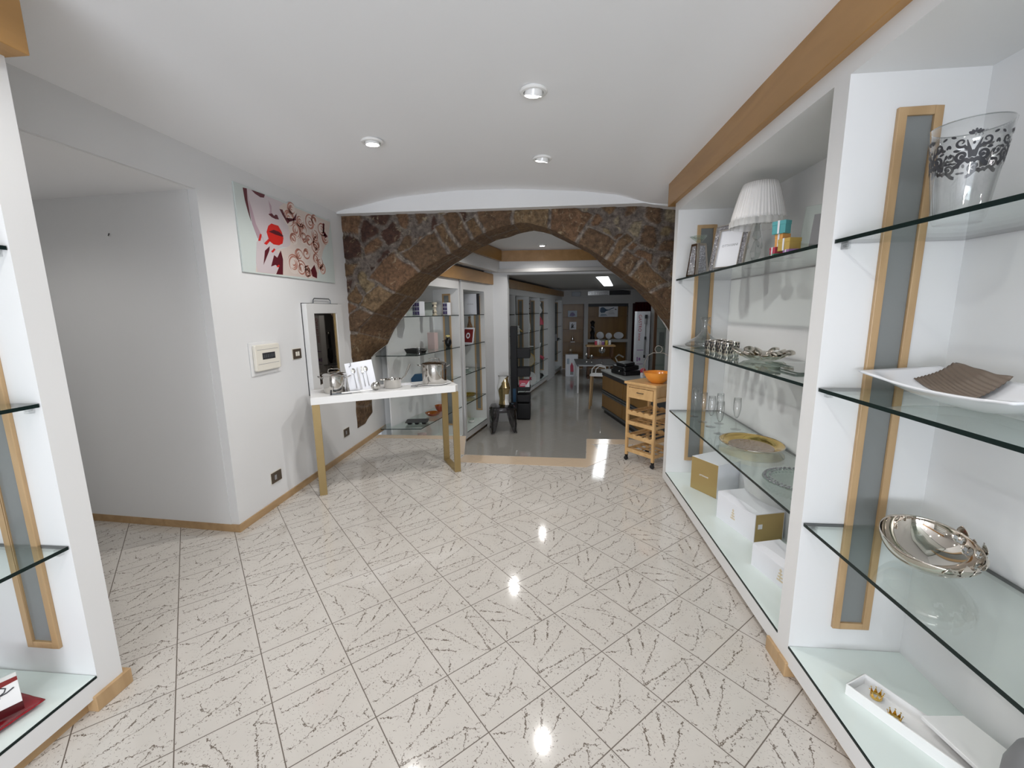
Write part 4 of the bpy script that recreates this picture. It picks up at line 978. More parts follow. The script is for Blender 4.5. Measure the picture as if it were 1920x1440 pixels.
t=T('cutlery_card','white display card with a knife, fork and two spoons, leaning on the white table','display card',on_table(.435,.16),0,rot=(rad(-16),rad(-7),rad(28)))
w,h=.235,.265
mk('card',MB().box(-w/2,-.003,0,w/2,.003,h),'paper',t)
def cut(name,x,kind):
    b=MB()
    if kind!='knife': b.tube([(x,-.008,.03),(x,-.008,.07),(x,-.008,.155)],lambda u:.0065-.0042*u,8,flat=.5)
    if kind=='spoon': b.lathe([(0,-.004),(.017,0),(.014,.0035),(0,.001)],20,(0,0,0),sx=1,sy=1.45); b2=MB(); b2.v=[(v[0]+x,-.008+v[2],.19+v[1]) for v in b.v[24:]]; 
    if kind=='spoon':
        n0=3*8
        vs=[];fs=[]
        q=MB().lathe([(0,-.004),(.0165,0),(.013,.003),(0,.001)],20,sy=1.5); q.v=[(v[0]+x,-.009+v[2],.188+v[1]) for v in q.v]
        b=MB().tube([(x,-.008,.03),(x,-.008,.07),(x,-.008,.165)],lambda u:.0065-.0042*u,8,flat=.5); b.add(q.v,q.f)
    if kind=='fork':
        b.box(x-.010,-.011,.155,x+.010,-.007,.172)
        for k in range(4): b.box(x-.010+.0056*k,-.011,.172,x-.007+.0056*k,-.007,.212)
    if kind=='knife':
        b.prismf([(x-.006,.02),(x+.008,.02),(x+.006,.11),(x+.004,.215),(x-.004,.205),(x-.008,.12)],lambda p,q,w:(p,w,q),-.011,-.007)
    mk(name,b,'chrome',t,smooth=True)
cut('spoon',-.055,'spoon'); cut('knife',-.018,'knife'); cut('fork',.02,'fork'); cut('teaspoon',.052,'spoon')
mk('card_clip',MB().tube([(-.085,-.006,h-.035),(-.07,-.012,h-.03),(-.065,-.008,h-.005),(-.07,.004,h+.002)],.0025,6),'ink',t)
t=T('ladle','steel ladle with white handle lying in front of the cutlery card','ladle',on_table(.30,.05),rad(36))
mk('handle',MB().tube([(-.06,0,.012),(.10,0,.012),(.20,0,.016)],.010,8,flat=.6),'white',t,smooth=True)
b=MB().shell([(.008,0),(.032,.012),(.042,.032)],.002,28); q=Matrix.Translation((.235,.0,.03))@Matrix.Rotation(rad(-70),4,'X'); b.xf(q); mk('cup',b,'chrome',t,smooth=True)
o=mk('steel_tray',MB().prism(rrect(.20,.10,.01),0,.008),'steel',loc=on_table(.30,.13),rot=(0,0,rad(32)),bevel=.001); tag(o,'flat grey steel tray lying between the left pot and the cutlery card','tray')
t=T('utensil_stand','small black stand with a dark bar at the foot of the left pot','stand',on_table(.155,.045),rad(32))
mk('bar',MB().box(0,0,0,.17,.022,.012),'railgrey',t,bevel=.002); mk('upright',MB().tube([(0,.0,.0),(.004,.0,.045)],.006,8),'black',t)
t=T('kitchen_scissors','grey folded tongs lying open on the table in front of the large pot','tongs',on_table(.89,.08),rad(35))
mk('arm',MB().tube([(0,0,.01),(.06,.012,.014),(.14,.0,.008)],lambda u:.009-.006*u,8,flat=.5),'steel',t,smooth=True); mk('arm',MB().tube([(0,.03,.012),(.05,.02,.02),(.13,.045,.010)],lambda u:.010-.006*u,8,flat=.5),'steel',t,smooth=True)
mk('ring_handle',MB().tube([(.0+.022*math.cos(2*PI*k/16)-.02,.015+.022*math.sin(2*PI*k/16),.012) for k in range(16)],.005,6,True),'grey',t,smooth=True)
t['label']='steel kitchen tongs with ring handle lying in front of the large pot'
o=mk('round_platter',MB().lathe([(.06,0),(.13,.004),(.158,.010),(.156,.013),(.12,.007),(0,.006)],48),'white',loc=(on_table(1.10,.21)[0],on_table(1.10,.21)[1],HT),smooth=True)
tag(o,'flat white round plate under the large steel stock pot','plate')
for ob in S.objects:
    if ob.get('label','').startswith('large polished steel stock pot'): ob.location.z+=.0065
o=mk('paper_leaflet',MB().box(0,0,0,.15,.10,.003),'paper',loc=on_table(.74,.26),rot=(0,0,TA)); tag(o,'white folded leaflet lying behind the saucepan','leaflet')

# ================================================================ PINE TROLLEY AND BOWL
CA=rad(-50.8)
t=T('kitchen_trolley','pine kitchen trolley with drawer, wine racks and black castors by the arch','trolley',(.765,4.355,0),CA)
w,d=.355,.36
mk('top_board',MB().box(-.018,-.02,.81,w+.018,d+.02,.835),'pine',t,bevel=.004)
for x in (0,w-.026):
    for y in (0,d-.026): mk('leg',MB().box(x,y,.062,x+.026,y+.026,.81),'pine',t,bevel=.002)
for x in (.013,w-.013):
    for y in (.013,d-.013):
        c=mk('castor',MB().box(x-.010,y-.012,.035,x+.010,y+.012,.0615),'black',t); 
        b=MB().lathe([(0,-.012),(.019,-.012),(.021,-.006),(.021,.006),(.019,.012),(0,.012)],20); b.xf(Matrix.Translation((x,y-.004,.0215))@Matrix.Rotation(PI/2,4,'X')@Matrix.Rotation(.4,4,'Z')); mk('wheel',b,'blackm',c,smooth=True)
dr=mk('drawer',MB().box(.030,-.004,.672,w-.030,d-.05,.775),'pine',t,bevel=.002); mk('drawer_handle',MB().tube([(w/2-.035,-.004,.735),(w/2-.035,-.018,.735),(w/2+.035,-.018,.735),(w/2+.035,-.004,.735)],.004,6),'switch',dr,smooth=True)
mk('apron',MB().box(.026,.002,.78,w-.026,.018,.81).box(.026,d-.018,.66,w-.026,d-.002,.81).box(.002,.026,.66,.016,d-.026,.70).box(w-.016,.026,.66,w-.002,d-.026,.70).box(w-.016,.026,.775,w-.002,d-.026,.81),'pine',t)
def rack(z):
    b=MB()
    for yy in (.002,d-.018):
        pts=[(.026,z-.03)]; n=40
        top=[(.026+(w-.052)*i/n, z+.012-.020*max(0,math.sin(4*2*PI*i/n-PI*.5)*.5+.2)) for i in range(n+1)]
        poly=[(.026,z-.035)]+top+[(w-.026,z-.035)]
        b.prismf(poly,lambda p,q,w_:(p,w_,q),yy,yy+.016)
    b.box(.002,.026,z-.035,.016,d-.026,z-.005).box(w-.016,.026,z-.035,w-.002,d-.026,z-.005)
    for k in range(4): x=.05+k*(w-.1)/3; b.box(x-.008,.018,z-.028,x+.008,d-.018,z-.016)
    mk('wine_rack',b,'pine',t)
def slat(z):
    b=MB().box(.002,.002,z-.03,w-.002,.016,z+.008).box(.002,d-.016,z-.03,w-.002,d-.002,z+.008).box(.002,.016,z-.03,.016,d-.016,z).box(w-.016,.016,z-.03,w-.002,d-.016,z)
    for k in range(3): y=.07+k*.09; b.box(.016,y,z-.02,w-.016,y+.018,z-.008)
    for k in range(2): x=.10+k*.12; b.box(x,.016,z-.03,x+.016,d-.016,z-.0205)
    mk('slatted_shelf',b,'pine',t)
rack(.53); slat(.42); rack(.285); slat(.13)
t=T('fruit_bowl','orange glazed bowl with looped wire carrying handle on top of the trolley','bowl',(1.035,4.235,.8352),rad(-10))
mk('vessel',MB().shell([(.055,0),(.062,.005),(.095,.035),(.122,.075),(.132,.108)],.005,56),'orange',t,smooth=True)
P=[(-.134,0,.06),(-.135,0,.11),(-.118,0,.20),(-.095,0,.245),(-.05,0,.268),(-.012,0,.272)]
P2=[(-x,y,z) for x,y,z in P[::-1]]
mk('wire_handle',MB().tube([(x,y,.06+(z-.06)*1.13) for x,y,z in P[:-1]+[(0,0,.270)]+P2[1:]],.0038,8),'chrome',t,smooth=True)
mk('wire_loop',MB().tube([(.033*math.cos(2*PI*k/24),0,.331+.033*math.sin(2*PI*k/24)) for k in range(24)],.0038,8,True),'chrome',t,smooth=True)

# ---------------------------------------------------------------- recessed ceiling spots of the front room
def spot(lab,x,y,z,tilt,az,energy=SPOT_E,power=True,ang=150):
    t=T('ceiling_spotlight',lab,'ceiling light',(x,y,z),0,'recessed ceiling spotlights')
    mk('trim_ring',MB().lathe([(.058,.012),(.074,.006),(.076,-.001),(.070,-.008),(.056,-.009),(.052,.002)],40,close=True),'white',t,smooth=True)
    h=mk('lamp_head',MB().lathe([(.050,.02),(.050,-.016),(.045,-.016),(.045,.02)],32,close=True),'white',t,smooth=True,rot=(tilt,0,az),loc=(0,0,-.004))
    mk('lamp_face',MB().lathe([(0,.0),(.0445,.0),(.042,-.010),(.03,-.015),(0,-.018)],28),'glow',h,smooth=True)
    if power: light('lamp_light','SPOT',(0,0,-.05),energy,SPOT_C,(0,0,0),parent=t,spot_size=rad(ang),spot_blend=.6,shadow_soft_size=.03)
    return t
spot('tilted round ceiling spotlight nearest the camera, largest in view',-.10,2.55,ceil_z(-.1)-.006,rad(22),rad(20),energy=SPOT_E*1.0)
spot('round ceiling spotlight on the left, above the white table side',-1.25,3.12,ceil_z(-1.25)-.006,rad(4),0,energy=SPOT_E*1.25)
spot('tilted round ceiling spotlight closest to the stone arch',-.075,3.59,ceil_z(-.07)-.006,rad(20),rad(40),energy=SPOT_E*1.1)
light('alcove_fill','SPOT',(-3.3,1.6,2.3),14,SPOT_C,(0,0,0),shadow_soft_size=.08,spot_size=rad(165),spot_blend=.5)  # unseen light added to brighten the alcove, no fixture
for x,y in ((-1.2,.9),(.0,.6),(-.6,-.9),(-.6,-2.6)):
    spot('round ceiling spotlight behind the camera',x,y,ceil_z(x)-.006,0,0,energy=SPOT_E*.75)
spot('round ceiling spotlight seen through the top of the arch',-.157,7.45,2.636,0,0,energy=28)
spot('round ceiling spotlight just behind the stone arch, hidden by it',-.555,5.86,2.636,0,0,energy=44)

# ================================================================ THE LOWER ROOMS BEYOND THE ARCH
BR=PI-TH
def BL(v,u=0,z=0): return B(u,v,z)
ZB=(2.07,1.585,1.12,.635)                       # shelf heights above the lower floor
def bcab(lab,va,vb,t0=.03,t1=.03,depth=.43,strip=True,group=None,sx=(.135,.27),near=True):
    # local y = -v ; the far side panel is at y = -vb
    return cabinet(lab,(OB.x,OB.y,ZL),BR,-vb,-va,depth=depth,t0=t0,t1=t1,zf=.06,zb=.165,zt=2.46,ztop=2.60,near=near,strip=((-vb,1,sx[0],sx[1],.32,2.39) if strip else None))
# bay nearest the arch (its shelves have a cut corner), and the one after it
bcab('white display cabinet just beyond the arch on the left, nearer of the two',-1.50,-.185,t0=.03,t1=.01,near=False)
bcab('white display cabinet beyond the arch on the left, next to the plain pillar',0.0,.93,t0=.152,t1=.06,sx=(.08,.20),depth=.42)
for z,n in zip(ZB,('top','second','third','lowest')):
    m_=MB(); poly=[Bxy(-.003,-.155),Bxy(-.003,-1.515),(-2.20,5.16),(-2.22,5.40),Bxy(-.42,-.9),Bxy(-.42,-.155)]
    n_=len(poly); vs=[(x,y,zz) for zz in (ZL+z-.010,ZL+z) for x,y in poly]; m_.v=vs
    for f,i in [(list(range(n_))[::-1],0),(list(range(n_,2*n_)),0)]+[([k,(k+1)%n_,n_+(k+1)%n_,n_+k],1 if k in (0,1) else 0) for k in range(n_)]: m_.f.append(f); m_.m.append(i)
    o=mk('glass_shelf',m_,['glass','edge']); tag(o,'%s corner-cut glass shelf just beyond the arch on the left'%n,'shelf','glass shelves beyond the arch')
    shelf('%s glass shelf in the narrow cabinet beside the plain pillar'%n,(OB.x,OB.y,ZL),BR,-.93,0,z,group='glass shelves beyond the arch')
def thing(name,lab,cat,p,rz=0,group=None,rot=None): return T(name,lab,cat,p,rz,group,rot)
a_=-TH
# top shelf
def carton(lab,p,rz,w,d,h,m_,panel=None,name='product_box',group=None,pr=None):
    t=T(name,lab,'box',p,rz,group); mk('carton',MB().box(-w/2,-d/2,0,w/2,d/2,h),m_,t,bevel=.001)
    if panel:
        b=MB().box(d/2+.0002 if pr else -w/2+.01,-w/2+.01 if pr else -d/2-.0008,.02,(d/2+.001) if pr else w/2-.01,(w/2-.01) if pr else -d/2-.0002,h-.02); mk('printed_panel',b,panel,t)
    return t
FB=rad(-25)
t=carton('purple and white patterned box on the top shelf beyond the arch',BL(-1.07,-.2,ZB[0]),FB,.13,.10,.19,'paper')
b=MB()
for r_ in range(3):
    for c_ in range(3): b.box(-.058+.04*c_,-.0512,.015+.055*r_,-.024+.04*c_,-.0502,.060+.055*r_)
mk('purple_squares',b,'purple',t)
t=carton('smaller purple and white box behind the cream column on the top shelf',BL(-.36,-.12,ZB[0]),FB,.085,.08,.185,'paper')
b=MB()
for r_ in range(3):
    for c_ in range(2): b.box(-.038+.04*c_,-.0412,.015+.055*r_,-.004+.04*c_,-.0402,.060+.055*r_)
mk('purple_squares',b,'purple',t)
t=carton('clear glass box on the top shelf, half hidden by the arch',BL(-1.28,-.2,ZB[0]),FB,.08,.08,.12,'gglass')
b=MB()
pr=[(.036,0),(.036,.012),(.022,.03),(.034,.055),(.020,.078),(.020,.10),(.034,.12),(.022,.145),(.037,.165),(.037,.185),(0,.187)]
t=T('statuette','cream twisted openwork column ornament on the top shelf beyond the arch','statuette',BL(-.60,-.2,ZB[0]),FB); b.lathe(pr,10); mk('column',b,'statue',t); mk('gap',MB().tube([(0,-.034,.03),(0,-.030,.075)],.008,6).tube([(0,-.034,.12),(0,-.030,.155)],.008,6),'ink',t)
t=T('sheet_stand','pale glass panel standing behind the cream column on the top shelf','panel',BL(-.55,-.33,ZB[0]),FB); mk('panel',MB().box(-.13,-.003,0,.13,.003,.185),'gglass',t); mk('panel_edge',MB().box(-.13,-.0032,.183,.13,.0032,.186),'edge',t)
# second shelf
t=T('baking_dish','black rectangular baking dish with side handles on the second shelf beyond the arch','dish',BL(-1.25,-.17,ZB[1]),FB)
b=MB(); b.prism(rrect(.24,.13,.02),0,.008); 
n=24; q=rrect(.24,.13,.02); q2=rrect(.28,.17,.025); k_=len(q); b.add([(x,y,.004) for x,y in q]+[(x,y,.055) for x,y in q2],[(i,(i+1)%k_,k_+(i+1)%k_,k_+i) for i in range(k_)]); mk('dish_body',b,'black',t,solid=.003)
for s in (1,-1): mk('handle',MB().tube([(s*.135,-.04,.05),(s*.175,-.03,.05),(s*.175,.03,.05),(s*.135,.04,.05)],.006,6),'steel',t,smooth=True)
def tumb(p,lab,h=.09,r=.03):
    t=T('drinking_glass',lab,'glass',p); mk('glass_body',MB().shell([(r*.85,0),(r,h)],.002,24),'clear',t,smooth=True); return t
tumb(BL(-1.36,-.06,ZB[1]),'clear drinking glass in front of the black baking dish')
carton('tall pale pink box standing behind the black vase on the second shelf',BL(-.62,-.24,ZB[1]),FB,.13,.08,.24,'pink')
t=T('flower_vase','black egg-shaped vase with a pale yellow flower on the second shelf beyond the arch','vase',BL(-.27,-.16,ZB[1]),0)
mk('vase_body',MB().lathe([(.02,0),(.038,.02),(.052,.06),(.050,.10),(.030,.135),(.022,.14)],28),'black',t,smooth=True)
b=MB()
for k in range(8):
    a=k*.8; b.lathe([(0,-.014),(.016,-.004),(.014,.010),(0,.016)],8,(.022*math.cos(a)*(k>0),.022*math.sin(a)*(k>0),.158+.006*(k%3)))
mk('flower_head',b,'flower',t,smooth=True); mk('dry_sprig',MB().tube([(-.02,-.02,.13),(-.05,-.04,.10),(-.075,-.055,.095)],.008,6),'switch',t)
# third shelf
t=T('blue_card_box','dark blue angular box on the third shelf behind the saucepan','box',BL(-.95,-.32,ZB[2]),FB); mk('carton',MB().prismf([(-.16,0),(.12,0),(.07,.15),(-.03,.14),(-.15,.03)],lambda p,q,w:(p,w,q),-.04,.04),'navy',t)
for k,(v,u) in enumerate([(-.80,-.16),(-.68,-.2),(-.74,-.28)]):
    t=T('drinking_glass',['teal glass tumbler at the front on the third shelf beyond the arch','teal glass tumbler beside the large steel pot on the third shelf','teal glass tumbler at the back of the third shelf'][k],'glass',BL(v,u,ZB[2]),0,'teal tumblers'); mk('glass_body',MB().shell([(.034,0),(.040,.10)],.003,20),'teal',t,smooth=True)
# lowest shelf
t=T('muffin_tray','black six-cup muffin tray on the lowest glass shelf just beyond the arch','baking tray',BL(-1.27,-.19,ZB[3]),rad(10))
b=MB(); b.prism(rrect(.30,.21,.02),.030,.034)
for i in range(3):
    for j in range(2): b.lathe([(.028,0),(.040,.031),(.036,.031)],20,(-.095+.095*i,-.05+.1*j,0)); b.lathe([(0,.0345),(.037,.0346),(.037,.0352),(0,.012)],20,(-.095+.095*i,-.05+.1*j,0))
mk('tray_body',b,'black',t,smooth=True)
def obowl(p,lab,r,h,m_='oglass'):
    t=T('glass_bowl',lab,'bowl',p); mk('bowl_body',MB().shell([(r*.5,0),(r*.8,h*.4),(r,h)],.004,32),m_,t,smooth=True); return t
obowl(BL(-.85,-.17,ZB[3]),'wide amber glass bowl on the lowest shelf beside the muffin tray',.115,.05)
obowl(BL(-.55,-.2,ZB[3]),'deeper amber glass bowl on the lowest shelf behind the table leg',.085,.09)
t=T('printed_tin','round tin printed with black and white picture under the lowest shelf','tin',BL(-1.28,-.12,.165),0); mk('tin_body',MB().lathe([(.06,0),(.06,.33),(0,.335)],28),'pink',t,smooth=True); mk('printed_figures',MB().prismf([(-.04,.20),(-.01,.20),(0,.29),(.03,.31),(.05,.20),(.05,.30),(.02,.325),(-.03,.28)],lambda p,q,w:((.0605+w)*math.sin(p/.06+.3),-(.0605+w)*math.cos(p/.06+.3),q),0,.001),'ink',t)
# narrow bay
t=T('sign_board','white sign board with dark edge on the top shelf by the pillar','sign',BL(.53,-.10,ZB[0]),rad(-28))
mk('board',MB().box(-.13,-.006,0,.14,.006,.34),'paper',t); mk('dark_edge',MB().box(.14,-.012,0,.185,.010,.34),'ink',t); text('lettering','COLLEZIONE',.022,'greyink',t,(0,-.0065,.17),(PI/2,0,0))
t=T('photo_card','white card with red ring picture on the second shelf by the pillar','card',BL(.42,-.13,ZB[1]),0,rot=(rad(-12),0,rad(-28)))
mk('card',MB().box(-.10,-.004,0,.12,.004,.27),'paper',t); mk('red_picture',MB().box(-.09,-.0048,.02,.10,-.0042,.245),'chili',t)
b=MB(); n=24; b.add([(r*math.cos(2*PI*k/n),-.0055,.135+r*1.2*math.sin(2*PI*k/n)) for r in (.022,.042) for k in range(n)],[(k,(k+1)%n,n+(k+1)%n,n+k) for k in range(n)]); mk('ring_picture',b,'paper',t)
o=carton('pale blue leaflet box above the red picture card by the pillar',BL(.36,-.30,ZB[1]),rad(-28),.16,.03,.44,'blue')
t=T('bottle_vase','tall speckled brown bottle vase on the second shelf by the pillar','vase',BL(.76,-.22,ZB[1])); mk('vase_body',MB().lathe([(.045,0),(.068,.05),(.070,.15),(.05,.27),(.022,.36),(.018,.42),(.026,.45)],28),'cork',t,smooth=True)
t=T('glass_dish','green-tinted glass dish with white beads on the third shelf by the pillar','dish',BL(.47,-.2,ZB[2])); mk('dish_body',MB().shell([(.05,0),(.11,.035)],.003,28),'gglass',t,smooth=True)
b=MB()
for k in range(9): b.lathe([(0,-.012),(.012,0),(0,.012)],8,(.05*math.cos(k*1.9)*(k>0),.05*math.sin(k*1.9)*(k>0),.032))
mk('white_beads',b,'white',t,smooth=True)
tumb(BL(.80,-.12,ZB[2]),'small clear glass on the third shelf beside the green dish',.08,.025)
obowl(BL(.58,-.2,ZB[3]),'shallow yellow glass bowl on the lowest shelf by the pillar',.135,.055,'yglass')
t=T('lidded_jar','small white lidded jar on the glass base by the pillar','jar',BL(.60,-.17,.165)); mk('jar_body',MB().lathe([(.04,0),(.055,.015),(.05,.045),(.02,.05)],24),'white',t,smooth=True); mk('lid',MB().lathe([(.045,.05),(.045,.07),(0,.085)],24),'gglass',t,smooth=True)
t=T('power_socket','small dark wall socket low inside the narrow cabinet','socket',BL(.05,-.41,.45),0); mk('plate',MB().box(-.05,-.03,-.04,.03,.03,.04),'ink',t)

# ---- smoked stool and vase in front of the pillar
t=T('ghost_stool','smoked transparent acrylic stool with curved legs in front of the pillar','stool',(-.86,7.36,ZL),rad(12)); t.scale=(1.22,1.15,1)
def st(u,v):
    # seat skirt flaring into four legs
    a=2*PI*u; s=max(0,math.cos(2*(a-PI/4))) if False else max(0,math.cos(4*(a-PI/4)))
    sq=1/max(abs(math.cos(a)),abs(math.sin(a)))**.55
    leg=s**.8; depth=.10+.37*leg
    z=.47-depth*v; r=.165*sq*(1+.14*v*leg+.02*math.sin(PI*v))+.03*math.sin(PI*v)
    return (r*math.cos(a),r*math.sin(a),z)
b=MB(); b.grid(st,96,14); mk('skirt',b,'smoke',t,smooth=True,solid=.005,sharp=False)
mk('seat',MB().lathe([(0,.485),(.12,.486),(.175,.47)],48,wob=lambda a,r,z:1/max(abs(math.cos(a)),abs(math.sin(a)))**.5),'smoke',t,smooth=True,solid=.006)
for k in range(4):
    a=PI/4+k*PI/2; mk('leg',MB().tube([(.21*math.cos(a),.21*math.sin(a),.36),(.245*math.cos(a),.245*math.sin(a),.18),(.235*math.cos(a),.235*math.sin(a),.06),(.255*math.cos(a),.255*math.sin(a),.008)],lambda u:.034-.018*u,10,flat=.5),'smoke',t,smooth=True)
t=T('vase','tall white and mirror-gold vase with a diagonal wave, standing on the smoked stool','vase',(-.84,7.36,ZL+.489),rad(-25))
prf=[(.105,0),(.10,.01),(.082,.10),(.105,.22),(.125,.30),(.095,.40),(.085,.46),(.10,.505)]
def vz(u,v):
    a=2*PI*u; k=v*(len(prf)-1); i=min(int(k),len(prf)-2); f=k-i; r=prf[i][0]*(1-f)+prf[i+1][0]*f; z=prf[i][1]*(1-f)+prf[i+1][1]*f
    return (r*math.cos(a),r*.62*math.sin(a),z)
b=MB(); nu,nv=48,28; vs=[vz(i/nu,j/nv) for i in range(nu) for j in range(nv+1)]; b.v=vs
for i in range(nu):
    for j in range(nv):
        a=2*PI*(i+.5)/nu; x=math.cos(a); z=(j+.5)/nv*.5; g=(x>-.72+ (.9 if z<.2 else .9+0*z)-.9 and z<.32+.17*x+.02) and (x<.62 if z<.2 else True)
        b.f.append([i*(nv+1)+j,((i+1)%nu)*(nv+1)+j,((i+1)%nu)*(nv+1)+j+1,i*(nv+1)+j+1]); b.m.append(1 if g else 0)
mk('vase_body',b,['white','chromew'],t,smooth=True,solid=.004,sharp=False)
mk('rim',MB().tube([(.10*math.cos(2*PI*k/32),.062*math.sin(2*PI*k/32),.506) for k in range(32)],.004,6,True),'ink',t)

# ---- black rotating display rack by the opening
t=T('display_rack','tall black display rack with cantilevered boxes standing beside the plain pillar','display rack',(-.66,8.28,ZL))
mk('column',MB().box(-.13,-.10,0,.0,.10,1.83),'blackm',t,bevel=.01)
for z0,z1 in ((1.235,1.40),(.93,1.06),(.55,.72),(.32,.0),): pass
for k,(z0,z1) in enumerate(((1.22,1.40),(.86,1.03),(.58,.66),(.36,.50),(.02,.33))):
    mk('tray',MB().box(0,-.16,z0,.25,.16,z1),'blackm',t,bevel=.012)
t2=T('product_box','red and white packet held in the black display rack','packet',(-.53,8.22,ZL+.661)); mk('carton',MB().box(-.09,-.08,0,.11,.08,.13),'redc',t2); b=MB().prismf([(.02,0),(.11,0),(.11,.13)],lambda p,q,w:(p,w,q),-.0812,-.0802); mk('white_corner',b,'paper',t2)
mk('white_stripe',MB().box(-.07,-.0812,.03,.06,-.0803,.045).box(-.05,-.0812,.06,.03,-.0803,.072),'paper',t2)
mk('blue_face',MB().box(-.09,-.1012,.35,-.03,-.1002,.62),'navy',t)

# ---- left-hand cabinets of the far room
vs_=[(1.62,2.86),(2.90,4.06),(4.10,5.25),(5.29,6.39),(7.45,8.68)]
for k,(va,vb) in enumerate(vs_):
    bcab(['white display cabinet in the far room, first beyond the plain pillar','white display cabinet in the far room, second beyond the pillar','white display cabinet in the far room, third beyond the pillar','white display cabinet in the far room, before the blank panel','white display cabinet at the far end of the left side'][k],va,vb,t0=.019,t1=.019)
    for z,n in zip((2.045,1.585,1.12,.69),('top','second','third','lowest')):
        shelf('%s glass shelf of the %s far-room cabinet on the left'%(n,('first','second','third','fourth','last')[k]),(OB.x,OB.y,ZL),BR,-vb,-va,z,group='glass shelves of the far room')
mb=MB().prism([Bxy(0,6.41),Bxy(0,7.43),Bxy(-.3,7.43),Bxy(-.3,6.41)],ZL,ZL+2.60); struct('wall_blank_panel',mb,'wall')
ZF=(2.045,1.585,1.12,.69,.165)
def fig(name,lab,cat,v,u,z,parts,rz=0):
    t=T(name,lab,cat,BL(v,u,z),rz)
    for n_,b_,m_,sm in parts: mk(n_,b_,m_,t,smooth=sm)
    return t
fig('speaker_tower','tall narrow black box on the top shelf of the second far cabinet','box',3.10,-.12,ZF[0],[('body',MB().box(-.07,-.07,0,.07,.07,.40),'blackm',False)])
fig('figurine','reclining brown and white figurine on the second shelf of the second far cabinet','figurine',3.25,-.15,ZF[1],[('figure',MB().tube([(-.12,0,.04),(-.05,0,.10),(.03,0,.05),(.12,0,.08)],lambda u:.05-.03*abs(u-.5),10),'statue',True),('plume',MB().tube([(-.1,0,.08),(-.12,0,.20),(-.09,0,.30)],.015,6),'cork',True)],-.3)
fig('figurine','white and gold pair figurine on the right of the second far cabinet','figurine',3.62,-.15,ZF[1],[('figure',MB().lathe([(.05,0),(.04,.05),(.055,.10),(.02,.14),(.035,.17),(0,.20)],14),'white',True),('drape',MB().tube([(-.05,0,.03),(.04,0,.1),(.09,0,.04)],.02,8),'goldc',True)])
fig('bowl','small cream bowl on the third shelf of the second far cabinet','bowl',3.75,-.12,ZF[2],[('body',MB().shell([(.04,0),(.12,.05)],.005,20),'statue',True)])
fig('figurine','slender white standing figurine in the third far cabinet','figurine',4.42,-.12,ZF[1],[('figure',MB().lathe([(.06,0),(.035,.10),(.05,.25),(.025,.33),(.04,.38),(0,.43)],14),'white',True),('arm',MB().tube([(0,0,.28),(.05,0,.2),(.06,0,.05)],.014,6),'white',True)])
fig('wine_rack','brown stacked bottle holder on the top shelf of the third far cabinet','holder',4.55,-.2,ZF[0],[('frame',MB().box(-.12,-.05,0,.12,.05,.02).box(-.12,-.05,.12,.12,.05,.14).box(-.12,-.05,.24,.12,.05,.26).box(-.13,-.05,0,-.11,.05,.36).box(.11,-.05,0,.13,.05,.36),'darkwood',False)])
fig('cake_stand','small white cake stand on the third shelf of the third far cabinet','stand',4.5,-.12,ZF[2],[('body',MB().lathe([(.06,0),(.02,.02),(.02,.07),(.13,.08),(.13,.09),(0,.09)],24),'white',True)])
fig('plate','round plate with gold rim standing upright in the third far cabinet','plate',4.40,-.10,ZF[3],[('disc',MB().lathe([(0,0),(.17,.0),(.17,.012),(0,.012)],32).xf(Matrix.Translation((0,0,.18))@Matrix.Rotation(rad(80),4,'X')),'statue',True),('rim',MB().tube([(.17*math.cos(2*PI*k/32),-.01,.18+.17*math.sin(2*PI*k/32)) for k in range(32)],.012,6,True),'goldc',True)],-TH)
fig('plate','white plate with red flower picture standing on the base of the third far cabinet','plate',4.50,-.08,ZF[4],[('disc',MB().lathe([(0,0),(.18,.0),(.18,.012),(0,.012)],32).xf(Matrix.Translation((0,0,.19))@Matrix.Rotation(rad(80),4,'X')),'white',True),('flower_picture',MB().prismf([(.06*math.cos(k*PI/5)*(1 if k%2 else .5),.19+.07*math.sin(k*PI/5)*(1 if k%2 else .5)) for k in range(10)],lambda p,q,w:(p,w,q),-.022,-.018),'redc',False)],-TH)
fig('figurine','red draped figurine lying on the third shelf of the fourth far cabinet','figurine',5.75,-.12,ZF[3],[('figure',MB().tube([(-.12,0,.05),(0,0,.13),(.12,0,.05)],.05,8),'redc',True),('head',MB().lathe([(0,-.04),(.04,0),(0,.04)],10,(-.1,0,.14)),'ink',True)])
fig('figurine','red and cream flower arrangement on the second shelf of the fourth far cabinet','ornament',5.80,-.15,ZF[1],[('pot',MB().lathe([(.05,0),(.07,.1),(.05,.12)],16),'statue',True),('blooms',MB().lathe([(0,.10),(.14,.14),(.12,.25),(.05,.36),(0,.42)],9),'redc',False)])
fig('vase','white swan-necked vase on the top shelf of the fourth far cabinet','vase',5.85,-.15,ZF[0],[('body',MB().lathe([(.06,0),(.09,.08),(.04,.20),(.02,.26)],18),'white',True),('neck',MB().tube([(0,0,.2),(.04,0,.3),(-.02,0,.36)],.02,8),'white',True)])
fig('figurine','dark brown figurine on the top shelf of the fourth far cabinet, left side','figurine',5.50,-.12,ZF[0],[('figure',MB().lathe([(.05,0),(.04,.12),(.06,.2),(.03,.28),(.045,.32),(0,.37)],12),'darkwood',True)])
fig('cup','white cup on the third shelf of the fourth far cabinet','cup',5.52,-.08,ZF[2],[('body',MB().shell([(.04,0),(.06,.10)],.005,18),'white',True)])
fig('bowl','black bowl on the base of the fourth far cabinet','bowl',5.75,-.12,ZF[4],[('body',MB().lathe([(.06,0),(.13,.08),(.10,.14),(0,.16)],18),'black',True)])
